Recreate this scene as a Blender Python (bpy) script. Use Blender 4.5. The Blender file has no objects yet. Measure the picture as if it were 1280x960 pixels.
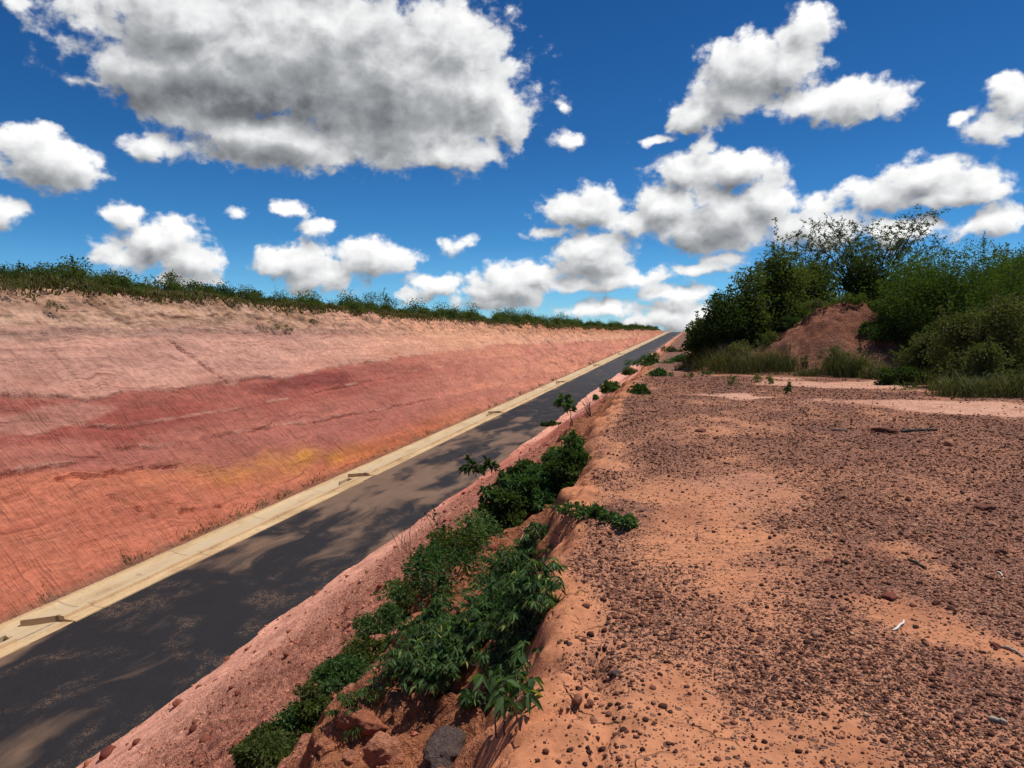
import bpy, math, random
import numpy as np
R = math.radians
random.seed(7)
rng = np.random.default_rng(11)
sc = bpy.context.scene
COL = sc.collection

# ------------------------------------------------------------------ helpers
def tag(o, label=None, cat=None, group=None, kind=None):
    if label: o['label'] = label
    if cat: o['category'] = cat
    if group: o['group'] = group
    if kind: o['kind'] = kind
    return o

def empty(name, loc, label=None, cat=None, group=None, rz=0.0):
    o = bpy.data.objects.new(name, None)
    o.empty_display_size = .2
    COL.objects.link(o)
    o.location = loc
    o.rotation_euler = (0, 0, rz)
    return tag(o, label, cat, group)

def mesh_obj(name, V, faces, mat, parent=None, attrs=None, smooth=True, colors=None):
    """faces: (n,k) int array or list of such arrays"""
    if not isinstance(faces, list): faces = [faces]
    V = np.asarray(V, dtype=np.float32)
    me = bpy.data.meshes.new(name)
    me.vertices.add(len(V)); me.vertices.foreach_set('co', V.ravel())
    idx = np.concatenate([f.ravel() for f in faces]).astype(np.int32)
    tot = np.concatenate([np.full(len(f), f.shape[1], np.int32) for f in faces])
    st = np.concatenate([[0], np.cumsum(tot)[:-1]]).astype(np.int32)
    me.loops.add(len(idx)); me.loops.foreach_set('vertex_index', idx)
    me.polygons.add(len(tot)); me.polygons.foreach_set('loop_start', st)
    try: me.polygons.foreach_set('loop_total', tot)
    except Exception: pass
    me.update(calc_edges=True)
    me.polygons.foreach_set('use_smooth', np.full(len(tot), smooth))
    for k, a in (attrs or {}).items():
        at = me.attributes.new(k, 'FLOAT', 'POINT'); at.data.foreach_set('value', np.asarray(a, np.float32).ravel())
    if colors is not None:
        at = me.attributes.new('col', 'FLOAT_COLOR', 'POINT')
        c4 = np.ones((len(V), 4), np.float32); c4[:, :3] = colors
        at.data.foreach_set('color', c4.ravel())
    if mat: me.materials.append(mat)
    me.validate()
    o = bpy.data.objects.new(name, me)
    COL.objects.link(o)
    if parent: o.parent = parent
    return o

def copy_tree(o, parent=None):
    c = o.copy(); COL.objects.link(c)
    if parent: c.parent = parent
    for ch in list(o.children): copy_tree(ch, c)
    return c

# ------------------------------------------------------------------ numpy noise
_P = rng.random((256, 256)).astype(np.float32)
def vnoise(x, y, seed=0):
    x = np.asarray(x, float) + seed*37.17; y = np.asarray(y, float) + seed*91.73
    xi = np.floor(x).astype(int); yi = np.floor(y).astype(int)
    fx = x-xi; fy = y-yi
    fx = fx*fx*fx*(fx*(fx*6-15)+10); fy = fy*fy*fy*(fy*(fy*6-15)+10)
    a = _P[xi & 255, yi & 255]; b = _P[(xi+1) & 255, yi & 255]
    c = _P[xi & 255, (yi+1) & 255]; d = _P[(xi+1) & 255, (yi+1) & 255]
    return ((a+(b-a)*fx)*(1-fy) + (c+(d-c)*fx)*fy)*2-1
def fbm(x, y, oct=4, seed=0, gain=.5, lac=2.03):
    s = 0; a = 1; n = 0
    ca, sa = math.cos(.6), math.sin(.6)
    for i in range(oct):
        s = s + a*vnoise(x, y, seed+i*3); n += a; a *= gain
        x, y = (x*ca-y*sa)*lac, (x*sa+y*ca)*lac
    return s/n
def sstep(a, b, x):
    t = np.clip((x-a)/(b-a), 0, 1); return t*t*(3-2*t)
def mix(a, b, t):
    return a+(b-a)*t

# ------------------------------------------------------------------ camera
FPX, HY, YAW = 887., 425., R(15.4)
PITCH = math.atan((480-HY)/FPX)
CAM = np.array([0, 0, 1.6])
cd = bpy.data.cameras.new('camera'); cam = bpy.data.objects.new('camera', cd); COL.objects.link(cam)
cd.sensor_width = 36; cd.lens = 36*FPX/1280; cd.clip_end = 20000; cd.clip_start = .05
cam.location = CAM; cam.rotation_euler = (math.pi/2-PITCH, 0, YAW)
sc.camera = cam
FW = np.array([-math.sin(YAW)*math.cos(PITCH), math.cos(YAW)*math.cos(PITCH), -math.sin(PITCH)])
RT = np.array([math.cos(YAW), math.sin(YAW), 0]); UP = np.cross(RT, FW)
def ray(x, y): return FW+RT*(x-640)/FPX-UP*(y-480)/FPX
def depth_pt(x, y, depth):
    return CAM+ray(x, y)*depth

# ------------------------------------------------------------------ terrain functions
G = .036
def zroad(s):
    s = np.asarray(s, float)
    e = np.clip(s-335, 0, 140)
    z = -7.4+G*np.minimum(s, 335)
    z = z + np.where(s > 335, G*e-.5*(.075/140)*e*e, 0)
    tail = np.clip(s-475, 0, None)
    return z-(.039)*np.minimum(tail, 500)
def zbank(s):
    s = np.asarray(s, float)
    e = np.clip(s-34, 0, 330)
    z = .0185*(np.sqrt(e*e+100)-10)
    return z-.012*np.clip(s-420, 0, 1500)
def uedge(s):
    return np.interp(s, [-30, -5, 2.5, 4.65, 8, 12.2, 26, 58, 120, 200, 370, 2000], [-.6, -.6, -.65, -.94, -1.3, -1.85, -2.65, -3.5, -5.2, -7.3, -10.2, -10.2])
PO = np.array([0, .12, .32, .6, .95, 1.35, 1.7, 1.92, 2.25, 12, 40])
PD = np.array([0, .06, .34, .66, .88, 1.02, 1.18, 1.70, 2.0, 8.0, 25])
def ground_z(u, s, detail=True):
    u = np.asarray(u, float); s = np.asarray(s, float)
    zb = zbank(s)
    near = np.exp(-np.clip(s-3, 0, None)/40)
    wob = .26*fbm(s*.9, u*0.3, 3, 5)+.16*fbm(s*2.7, u*.9, 3, 6)
    o = u-uedge(s)+wob*np.where(u-uedge(s) < 2, 1, 0)*np.clip(1.5-(u-uedge(s)), 0, 1)
    d = -o
    D = np.interp(d, PO, PD)
    ltop = np.clip(1.2-np.clip(o, 0, None)*.25, 0, 1)
    z = zb-D
    if detail:
        onslope = sstep(0, .3, d)*sstep(10.5, 7.5, d)
        top = 1-sstep(-.1, .2, d)
        lump = np.abs(fbm(u*1.5, s*1.1, 4, 8))
        z = z + onslope*((.34*(lump-.3)+.10*(.25-np.abs(fbm(u*4.2, s*3.2, 3, 35))))*np.exp(-np.clip(d-2.6, 0, 50)/1.5) + .05*fbm(u*3.2, s*3.2, 3, 9) + .05*fbm(u*.5, s*.35, 3, 31))
        clod = sstep(2.5, 3.2, d)*sstep(7.8, 5.0, d+1.2*fbm(u*.4, s*.15, 3, 14))
        z = z + clod*(.09*fbm(u*1.6, s*1.2, 3, 12)-.16*np.abs(fbm(u*4.0, s*2.6, 4, 13))+.06*fbm(u*9, s*7, 2, 34))
        z = z + sstep(6, 8, d)*.05*fbm(u*.9, s*.5, 3, 33)
        # edge rim lumps, cracked crust
        rim = np.exp(-((o-.12)/.28)**2)
        z = z + rim*(.10*fbm(u*2.2, s*2.2, 3, 15)-.07*np.exp(-(np.abs(fbm(u*1.6, s*1.6, 2, 19))/.05)**2)+.03*fbm(u*7, s*7, 3, 18))
        z = z + top*(.05*fbm(u*.35, s*.3, 3, 16)*np.clip((s-2)/6, .25, 1) + .012*fbm(u*2.3, s*2.0, 3, 17))
        # low swelling to the right, behind the open sand
        z = z + sstep(5, 14, u)*sstep(16, 30, s)*.25
    return z
def ground_full(u, s):
    """the one sheet that also runs below the road and the drain"""
    z = ground_z(u, s)
    zr = zroad(s)
    edge = -12.15+.35*fbm(s*.18, 0*s, 3, 21)+.12*fbm(s*1.1, 0*s, 3, 22) - .9*np.exp(-((s-100)/45)**2)
    foot = zr+.02+np.clip(u-edge, 0, None)*.60
    z = np.where(u < -6, np.minimum(z, np.maximum(foot+.3*sstep(-12, -8, u), zr-.1)), z)
    tal = sstep(edge-.02, edge+.5, u)
    fillet = zr + .01 + .20*np.clip(u-edge, 0, 1.0)
    z = np.where((u > edge), np.maximum(z, fillet), z)
    z = np.where(u <= edge, zr-.12, z)
    return z

def hit(x, y, maxd=400, zoff=0):
    d = ray(x, y)
    t = 1.2*np.exp(np.linspace(0, math.log(maxd/1.2), 4000))
    p = CAM+np.outer(t, d)
    h = ground_full(p[:, 0], p[:, 1])+zoff
    k = np.argmax(p[:, 2] < h)
    return p[k]
def gz(u, s): return float(ground_full(np.array([u]), np.array([s]))[0])

# ------------------------------------------------------------------ node helpers
def new_mat(name):
    m = bpy.data.materials.new(name); m.use_nodes = True
    nt = m.node_tree; nt.nodes.clear()
    out = nt.nodes.new('ShaderNodeOutputMaterial')
    b = nt.nodes.new('ShaderNodeBsdfPrincipled')
    nt.links.new(b.outputs[0], out.inputs[0])
    b.inputs['Roughness'].default_value = .9
    b.inputs['Specular IOR Level'].default_value = .25
    return m, nt, b, out
class NT:
    def __init__(s, nt): s.nt = nt
    def n(s, t, **kw):
        x = s.nt.nodes.new(t)
        for k, v in kw.items(): setattr(x, k, v)
        return x
    def put(s, sock, v):
        if isinstance(v, bpy.types.NodeSocket): s.nt.links.new(v, sock)
        elif v is not None: sock.default_value = v
    def math(s, op, a, b=None, c=None, clamp=False):
        x = s.n('ShaderNodeMath', operation=op); x.use_clamp = clamp
        for i, v in enumerate((a, b, c)):
            if v is not None: s.put(x.inputs[i], v)
        return x.outputs[0]
    def vec(s, op, a, b=None, c=None):
        x = s.n('ShaderNodeVectorMath', operation=op)
        for i, v in enumerate((a, b, c)):
            if v is not None: s.put(x.inputs[i], v)
        return x.outputs['Value'] if op in ('LENGTH', 'DOT_PRODUCT', 'DISTANCE') else x.outputs[0]
    def noise(s, vec, scale, detail=4, rough=.55, dist=0, out='Fac', dim='3D'):
        x = s.n('ShaderNodeTexNoise', noise_dimensions=dim); s.put(x.inputs['Vector'], vec)
        x.inputs['Scale'].default_value = scale; x.inputs['Detail'].default_value = detail
        x.inputs['Roughness'].default_value = rough; x.inputs['Distortion'].default_value = dist
        return x.outputs[out]
    def vor(s, vec, scale, feature='F1', out='Distance', rnd=1):
        x = s.n('ShaderNodeTexVoronoi', feature=feature, voronoi_dimensions='2D' if scale == .9 else '3D'); s.put(x.inputs['Vector'], vec)
        x.inputs['Scale'].default_value = scale; x.inputs['Randomness'].default_value = rnd
        return x.outputs[out]
    def ramp(s, fac, stops, interp='LINEAR'):
        x = s.n('ShaderNodeValToRGB'); s.put(x.inputs[0], fac); r = x.color_ramp; r.interpolation = interp
        while len(r.elements) < len(stops): r.elements.new(.5)
        for e, (p, c) in zip(r.elements, stops):
            e.position = p
            e.color = (c, c, c, 1) if isinstance(c, (int, float)) else (*c, 1)
        return x.outputs[0]
    def mixc(s, fac, a, b, mode='MIX'):
        x = s.n('ShaderNodeMix', data_type='RGBA', blend_type=mode)
        s.put(x.inputs[0], fac)
        for k, v in ((6, a), (7, b)):
            if isinstance(v, tuple): v = (*v, 1) if len(v) == 3 else v
            s.put(x.inputs[k], v)
        return x.outputs[2]
    def smooth(s, v, a, b, lo=0., hi=1.):
        x = s.n('ShaderNodeMapRange', interpolation_type='SMOOTHSTEP')
        s.put(x.inputs[0], v); x.inputs[1].default_value = a; x.inputs[2].default_value = b
        x.inputs[3].default_value = lo; x.inputs[4].default_value = hi
        return x.outputs[0]
    def attr(s, name, out='Fac'):
        x = s.n('ShaderNodeAttribute', attribute_name=name); return x.outputs[out]
    def pos(s): return s.n('ShaderNodeNewGeometry').outputs['Position']
    def scale(s, v, xyz): return s.vec('MULTIPLY', v, xyz)
    def bump(s, h, strength, dist, normal=None):
        x = s.n('ShaderNodeBump'); x.inputs['Strength'].default_value = strength; x.inputs['Distance'].default_value = dist
        s.put(x.inputs['Height'], h)
        if normal is not None: s.put(x.inputs['Normal'], normal)
        return x.outputs[0]

# ------------------------------------------------------------------ world: Nishita sky + cumulus
SUN_EL, SUN_AZ = R(67), R(52)          # azimuth clockwise from +Y
w = bpy.data.worlds.new('World'); sc.world = w; w.use_nodes = True
w.cycles.sampling_method = 'NONE'
def build_world():
    nt = w.node_tree; nt.nodes.clear(); N = NT(nt)
    out = N.n('ShaderNodeOutputWorld'); bg = N.n('ShaderNodeBackground')
    nt.links.new(bg.outputs[0], out.inputs[0])
    bg.inputs['Strength'].default_value = .1
    sky = N.n('ShaderNodeTexSky', sky_type='NISHITA'); sky.sun_disc = False
    sky.sun_elevation = SUN_EL; sky.sun_rotation = SUN_AZ
    sky.altitude = 300; sky.air_density = 1.0; sky.dust_density = .25; sky.ozone_density = 3.0
    d = N.vec('NORMALIZE', N.n('ShaderNodeTexCoord').outputs['Generated'])
    # blobs: azimuth, elevation and radii in degrees
    px = CLOUDS
    def to_ae(x, y):
        q = ray(x, y); q = q/np.linalg.norm(q)
        return math.degrees(math.atan2(q[0], q[1])), math.degrees(math.asin(q[2]))
    blobs = []
    for (x, y, rx, ry) in px:
        a0, e0 = to_ae(x, y)
        a1, _ = to_ae(x+rx, y); a2, _ = to_ae(x-rx, y); _, e1 = to_ae(x, y-ry); _, e2 = to_ae(x, y+ry)
        blobs.append((a0, e0, abs(a1-a2)/2, abs(e1-e2)/2))
    # field group: soft blobs, warped, with cauliflower lobes
    gt = bpy.data.node_groups.new('cloud_field', 'ShaderNodeTree')
    gt.interface.new_socket('P', in_out='INPUT', socket_type='NodeSocketVector')
    gt.interface.new_socket('F', in_out='OUTPUT', socket_type='NodeSocketFloat')
    g = NT(gt); gi = g.n('NodeGroupInput'); go = g.n('NodeGroupOutput')
    P = gi.outputs[0]
    wn = g.vec('SUBTRACT', g.noise(g.scale(P, (1, 1.25, 1)), .30, 3, .55, 0, 'Color', '2D'), (.5, .5, .5))
    Pw = g.vec('MULTIPLY_ADD', wn, (2.4, 1.4, 0), P)
    acc = None
    for (a, e, ra, re) in blobs:
        v = g.vec('MULTIPLY_ADD', Pw, (1/ra, 1/re, 0), (-a/ra, -e/re, 0))
        l = g.vec('LENGTH', v)
        kk = min(1, max(.36, (math.sqrt(ra*re)/2.1)**.7))
        if kk < .97: l = g.math('MULTIPLY_ADD', l, kk, 1-kk)
        acc = l if acc is None else g.math('SMOOTH_MIN', acc, l, .30)
    vo = g.n('ShaderNodeTexVoronoi', feature='F1', voronoi_dimensions='2D')
    g.put(vo.inputs['Vector'], g.vec('MULTIPLY_ADD', wn, (2.2, 2.2, 0), g.scale(P, (1, 1.3, 1))))
    vo.inputs['Scale'].default_value = .46; vo.inputs['Detail'].default_value = 2.2; vo.inputs['Roughness'].default_value = .40; vo.inputs['Lacunarity'].default_value = 2.3; vo.normalize = True
    f = g.math('SUBTRACT', 1.0, acc)
    f = g.math('MULTIPLY_ADD', g.math('SUBTRACT', .36, vo.outputs['Distance']), .85, f)
    gt.links.new(f, go.inputs[0])
    # azimuth / elevation of this direction
    sx = N.n('ShaderNodeSeparateXYZ'); nt.links.new(d, sx.inputs[0])
    az = N.math('MULTIPLY', N.math('ARCTAN2', sx.outputs[0], sx.outputs[1]), 57.29578)
    el = N.math('MULTIPLY', N.math('ARCSINE', sx.outputs[2]), 57.29578)
    cb = N.n('ShaderNodeCombineXYZ'); nt.links.new(az, cb.inputs[0]); nt.links.new(el, cb.inputs[1])
    AE = cb.outputs[0]
    tint = N.ramp(N.math('MULTIPLY', el, 1/60., None, True), [(0, (.66, .42, .47)), (.05, (.44, .36, .42)), (.13, (.22, .245, .315)), (.25, (.135, .18, .25)), (.42, (.10, .15, .22)), (.8, (.30, .27, .26))])
    skyc = N.mixc(1.0, N.mixc(1.0, sky.outputs[0], (1.51, 3.97, 5.32), 'MULTIPLY'), tint, 'MULTIPLY')
    skyc = N.mixc(1.0, skyc, (.64, .62, .575), 'MULTIPLY')
    def field(v):
        x = N.n('ShaderNodeGroup', node_tree=gt); nt.links.new(v, x.inputs[0]); return x.outputs[0]
    F0 = field(AE)
    F1 = field(N.vec('ADD', AE, (.50, 1.15, 0)))
    hn = N.noise(N.scale(AE, (1, 1.25, 1)), .58, 9, .60, 0, 'Fac', '2D')
    hn2 = N.noise(N.scale(AE, (1, 1.25, 1)), .60, 4, .5, 0, 'Fac', '2D')
    Fd = N.math('MULTIPLY_ADD', N.math('SUBTRACT', hn, .45), 1.05, F0)
    alpha = N.math('POWER', N.smooth(Fd, -.14, .34), 1.3)
    lum = N.math('MULTIPLY_ADD', N.math('SUBTRACT', F0, F1), .50, .73)
    lum = N.math('MULTIPLY_ADD', N.math('SUBTRACT', hn2, .5), .24, lum)
    thick = N.smooth(Fd, .15, 1.1)
    lum = N.math('MULTIPLY_ADD', thick, -.12, lum)
    # the thick heart of the great cloud, seen from below
    shade = None
    for (x, y, rx, ry, k) in SHADES:
        a, e = to_ae(x, y); a1, _ = to_ae(x+rx, y); _, e1 = to_ae(x, y-ry)
        ra, re = abs(a1-a), abs(e1-e)
        v = N.vec('MULTIPLY_ADD', AE, (1/ra, 1/re, 0), (-a/ra, -e/re, 0))
        q = N.math('MULTIPLY', N.smooth(N.vec('LENGTH', v), 1.15, .25), k)
        shade = q if shade is None else N.math('MAXIMUM', shade, q)
    nz = N.noise(AE, .3, 6, .6)
    shade = N.math('MULTIPLY', shade, N.smooth(nz, .25, .75, 1.2, .5))
    lum = N.math('MULTIPLY', N.math('MAXIMUM', lum, .25), N.math('SUBTRACT', 1.0, N.math('MULTIPLY', shade, .95)))
    lum = N.math('MINIMUM', lum, 1.0)
    cc = N.ramp(lum, [(0.0, (.6, .68, .8)), (.22, (1.7, 1.8, 1.95)), (.5, (4.0, 4.15, 4.35)), (.78, (7.9, 8.0, 8.1)), (1.0, (10.2, 10.2, 10.1))])
    nt.links.new(N.mixc(alpha, skyc, cc), bg.inputs['Color'])
    # below the horizon the clouds stop
CLOUDS = [
 (268,128,85,30), (310,110,80,40),(420,40,120,60), (330,50,230,95),(480,105,165,85),(240,30,140,75),(200,105,80,40),(560,55,78,66),(600,120,55,68),(500,168,125,44),(350,178,125,34),(190,182,34,20),(255,150,60,22),(300,-70,250,80),(560,190,70,28),(110,100,16,5),(640,150,22,40),
 (60,202,72,36),(40,178,40,28),(100,208,38,26),(5,268,25,14),(20,8,20,12),
 (160,272,28,15),(200,302,60,30),(240,325,44,24),(150,322,36,20),(230,350,50,12),
 (305,266,11,7),(360,262,27,11),(390,287,20,11),(350,328,34,22),(378,325,48,24),(398,345,46,22),(470,322,46,23),(440,325,28,18),
 (568,305,19,11),(545,353,38,13),(515,371,22,10),(640,355,52,25),(600,368,30,14),(672,342,28,18),(620,378,50,10),
 (740,322,46,30),(765,350,42,17),(720,357,34,11),(750,386,40,12),(705,172,17,12),(700,128,8,8),(790,350,34,9),
 (1005,38,36,32),(930,85,62,38),(985,82,48,40),(872,142,40,24),(1062,127,68,28),(1112,125,32,18),(1010,130,60,22),(826,176,26,5),(880,180,14,16),(905,120,50,30),
 (735,258,52,26),(698,266,30,18),(690,292,24,8),(832,258,50,38),(790,280,30,20),(918,212,58,26),(905,275,66,42),(958,250,34,44),(870,292,48,26),(745,305,40,14),(860,215,40,24),
 (1030,258,34,15),(1100,243,58,20),(1160,222,58,26),(1222,230,42,23),(1180,248,90,13),(1020,285,60,28),(1120,290,60,16),
 (1240,277,46,16),(1266,270,25,15),(1275,118,38,28),(1240,160,34,20),(1262,103,24,11),(1205,145,10,7),
 (868,335,42,9),(902,326,24,8),(842,370,42,16),(848,396,50,20),(800,402,30,10),(820,345,24,8)]
SHADES = [(300,128,210,42,.72),(440,150,150,42,.6),(185,125,80,45,.55),(420,105,120,40,.45),(540,150,90,55,.28),(320,192,95,22,.4),(190,60,70,50,.28),(470,62,60,40,.2),(925,110,70,40,.22),(890,290,60,34,.3),(740,345,50,20,.25),(620,378,60,14,.25),(230,345,60,14,.15),(60,222,60,16,.2),(1170,262,90,14,.2),(910,245,40,30,.15)]
build_world()
sun = bpy.data.lights.new('sun', 'SUN'); sun.energy = 4.5; sun.angle = R(.53); sun.color = (1, .955, .89)
so = bpy.data.objects.new('sun', sun); COL.objects.link(so)
sd = np.array([math.sin(SUN_AZ)*math.cos(SUN_EL), math.cos(SUN_AZ)*math.cos(SUN_EL), math.sin(SUN_EL)])
so.rotation_euler = (math.pi/2-SUN_EL, 0, math.pi-SUN_AZ)   # lamp -Z points away from the sun
so.location = (30, 10, 60)

vs = sc.view_settings
sc.display_settings.display_device = 'sRGB'
vs.view_transform = 'Standard'; vs.look = 'None'; vs.exposure = 0; vs.gamma = 1; vs.use_curve_mapping = False
sc.cycles.max_bounces = 6; sc.cycles.diffuse_bounces = 3; sc.cycles.transparent_max_bounces = 4
sc.cycles.use_denoising = True

# ------------------------------------------------------------------ soil materials
def soil_material():
    m, nt, b, out = new_mat('bare_soil'); N = NT(nt)
    p = N.pos(); col = N.attr('col', 'Color'); grav = N.attr('gravel'); rough = N.attr('rough')
    n1 = N.noise(p, 1.3, 6, .62); n2 = N.noise(p, 14, 5, .6); n3 = N.noise(p, 90, 3, .6)
    c = N.mixc(1.0, col, N.ramp(n1, [(.25, (.70, .64, .62)), (.5, (1, 1, 1)), (.75, (1.18, 1.15, 1.10))]), 'MULTIPLY')
    c = N.mixc(1.0, c, N.ramp(n2, [(.25, (.74, .70, .68)), (.6, (1.08, 1.08, 1.08))]), 'MULTIPLY')
    hb2 = N.noise(N.scale(p, (1, .75, 1)), 13, 5, .7)
    c = N.mixc(rough, c, N.mixc(1.0, c, N.ramp(hb2, [(.3, (.62, .52, .50)), (.55, (1.02, 1, 1)), (.75, (1.22, 1.22, 1.22))]), 'MULTIPLY'))
    # grit that is too small to be stones: dark iron nodules
    v1 = N.n('ShaderNodeTexVoronoi'); v1.inputs['Scale'].default_value = 75; N.put(v1.inputs['Vector'], p)
    v2 = N.n('ShaderNodeTexVoronoi'); v2.inputs['Scale'].default_value = 30; N.put(v2.inputs['Vector'], p)
    s1 = N.n('ShaderNodeSeparateColor'); nt.links.new(v1.outputs['Color'], s1.inputs[0])
    s2 = N.n('ShaderNodeSeparateColor'); nt.links.new(v2.outputs['Color'], s2.inputs[0])
    th = N.math('MULTIPLY', grav, 1.0)
    k1 = N.math('MULTIPLY', N.math('LESS_THAN', s1.outputs[0], th), N.smooth(v1.outputs['Distance'], .50, .36))
    k2 = N.math('MULTIPLY', N.math('LESS_THAN', s2.outputs[0], N.math('MULTIPLY', th, .9)), N.smooth(v2.outputs['Distance'], .48, .34))
    k = N.math('MAXIMUM', k1, k2)
    gc = N.mixc(s1.outputs[1], (.075, .034, .026), (.24, .115, .08))
    c = N.mixc(k, c, gc)
    nt.links.new(c, b.inputs['Base Color'])
    h = N.math('ADD', N.math('MULTIPLY', n2, .5), N.math('MULTIPLY', n3, .16))
    h = N.math('MULTIPLY_ADD', k1, .14, h); h = N.math('MULTIPLY_ADD', k2, .3, h)
    ck = N.vor(N.vec('ADD', p, N.scale(N.noise(p, 2.5, 3, .6, 0, 'Color'), (.5, .5, .5))), 2.6, 'DISTANCE_TO_EDGE')
    ck = N.math('MULTIPLY', N.smooth(ck, .0, .035, 1, 0), N.smooth(n1, .48, .62))
    h = N.math('MULTIPLY_ADD', ck, -.9, h)
    hb = N.noise(N.scale(p, (1, .75, 1)), 5, 6, .68)
    hr = N.math('MULTIPLY', rough, N.math('MULTIPLY_ADD', hb2, .8, hb))
    nt.links.new(N.bump(hr, 1.0, .22, N.bump(h, .9, .03)), b.inputs['Normal'])
    b.inputs['Specular IOR Level'].default_value = .12
    return m
SOIL = soil_material()

def cut_material():
    m, nt, b, out = new_mat('cut_face'); N = NT(nt)
    p = N.pos(); col = N.attr('col', 'Color'); gr = N.attr('groove')
    wob = N.noise(p, .35, 3, .5, 0, 'Color')
    q = N.vec('ADD', p, N.scale(wob, (0, .55, 0)))
    sz_ = N.n('ShaderNodeSeparateXYZ'); nt.links.new(q, sz_.inputs[0])
    cy_ = N.n('ShaderNodeCombineXYZ'); nt.links.new(N.math('MULTIPLY_ADD', sz_.outputs[2], .02, sz_.outputs[1]), cy_.inputs[1]); nt.links.new(sz_.outputs[2], cy_.inputs[2])
    q = cy_.outputs[0]
    g1 = N.noise(N.scale(q, (.0, 6.5, .22)), 1.0, 5, .66)
    g2 = N.noise(N.scale(q, (.0, 2.1, .5)), 1.0, 3, .6)
    n1 = N.noise(N.scale(p, (1, .45, 1.6)), .55, 7, .62)
    n2 = N.noise(p, 3.2, 6, .65)
    strat = N.noise(N.scale(p, (.25, .05, 2.4)), 1.0, 6, .66, .4)
    c = N.mixc(1.0, col, N.ramp(n1, [(.25, (.80, .72, .70)), (.5, (1, 1, 1)), (.75, (1.17, 1.15, 1.12))]), 'MULTIPLY')
    c = N.mixc(.8, c, N.ramp(strat, [(.3, (.80, .72, .72)), (.5, (1, 1, 1)), (.7, (1.14, 1.1, 1.04))]), 'MULTIPLY')
    c = N.mixc(.9, c, N.ramp(n2, [(.28, (.70, .66, .65)), (.6, (1.06, 1.06, 1.06))]), 'MULTIPLY')
    lines = N.noise(N.scale(N.vec('ADD', p, N.scale(wob, (0, 0, 1.4))), (0, .10, 5.0)), 1.0, 5, .7)
    c = N.mixc(N.smooth(n1, .38, .6), c, N.mixc(1.0, c, N.ramp(lines, [(.32, (.52, .42, .40)), (.43, (1, 1, 1)), (.7, (1.15, 1.12, 1.07))]), 'MULTIPLY'))
    dirt = N.math('MULTIPLY', N.attr('dirt'), N.smooth(N.noise(N.scale(p, (1, .8, 1.5)), 1.1, 7, .68), .46, .62))
    c = N.mixc(dirt, c, (.20, .115, .075))
    nt.links.new(c, b.inputs['Base Color'])
    h = N.math('MULTIPLY', N.math('ADD', N.math('MULTIPLY', g1, 1.1), N.math('MULTIPLY', g2, .7)), gr)
    h = N.math('ADD', h, N.math('MULTIPLY', n2, .9)); h = N.math('MULTIPLY_ADD', lines, .8, h)
    nt.links.new(N.bump(h, 1.0, .19), b.inputs['Normal'])
    b.inputs['Specular IOR Level'].default_value = .1
    return m
CUT = cut_material()

# ------------------------------------------------------------------ ground sheet (right bank, slope, land under the road)
def nonuni(segs):
    out = []
    for a, b, st in segs: out += list(np.arange(a, b, st))
    return np.array(out)
def geo(a, b, r, st):
    out = []; x = a
    while x < b: out.append(x); x += st; st *= r
    out.append(b); return out
SAND = np.array([.48, .215, .115]); SANDP = np.array([.58, .31, .21]); ORANGE = np.array([.50, .195, .095])
TALUS = np.array([.76, .37, .255]); TALR = np.array([.62, .245, .16]); PINK = np.array([.58, .31, .25])
GRAVS = []   # bare patches on the bank: (u, s, ru, rs, strength)
def bare_patches():
    L = [(885,640,.50,1.5,1.0),(925,600,.45,1.2,.9),(1150,690,.25,.5,.9),(1190,718,.2,.3,.7),(1130,760,.25,.3,.8),(700,800,.2,.5,1),(690,900,.2,.3,1),(940,740,.35,.5,.45),(820,880,.4,.4,.75),(900,930,.5,.35,.85),(1180,770,.2,.25,.8),(1240,800,.2,.25,.8),(1060,905,.2,.2,.6),(1020,930,.3,.2,.6),(770,570,.45,1.5,.8),(880,532,1.0,2.0,.55),(1000,545,1.2,1.6,.4),(830,610,.3,1.0,.5)]
    for x, y, ru, rs, k in L:
        d = ray(x, y); t = -1.6/d[2]; q = CAM+d*t
        GRAVS.append((q[0], q[1], ru, rs, k))
bare_patches()
def gravel_mask(u, s):
    o = u-uedge(s)
    g = .78+.55*fbm(u*.55, s*.33, 4, 41)+.60*fbm(u*1.9, s*1.3, 4, 43)
    g = g + .25*sstep(.5, 3, u)*sstep(12, 3, s) + .1*sstep(4, 10, s)
    wu, ws = .25*fbm(u*1.5, s*1.5, 3, 44), .4*fbm(u*1.2, s*1.2, 3, 45)
    for (cu, cs, ru, rs, k) in GRAVS:
        g = g-1.1*k*np.exp(-1.25*(((u-cu+wu)/ru)**2+((s-cs+ws)/rs)**2))
    g = g*sstep(-.05, .35, o+.35*fbm(u*1.1, s*1.3, 3, 46))
    # pale sand sheets in front of the bushes
    g = np.clip(g, .13*sstep(.0, .5, o), 1)*(1-sand_mask(u, s)*.93)
    return np.clip(g, 0, 1)
def sand_mask(u, s):
    a = np.exp(-(((u-4.6)/3.6)**2+((s-28+fbm(u*.4, s*.3, 3, 47)*3)/4.2)**2)*1.2)
    b = np.exp(-(((u-5.6)/3.0)**2+((s-19.0+fbm(u*.5, s*.4, 3, 48)*2)/1.6)**2)*1.2)
    c = np.exp(-(((u-.9)/1.8)**2+((s-21+fbm(u*.6, s*.5, 3, 49)*3)/1.6)**2)*1.2)*.8
    return np.clip(sstep(.3, .7, a+b+c+.25*fbm(u*.8, s*.5, 4, 50)), 0, 1)
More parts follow.
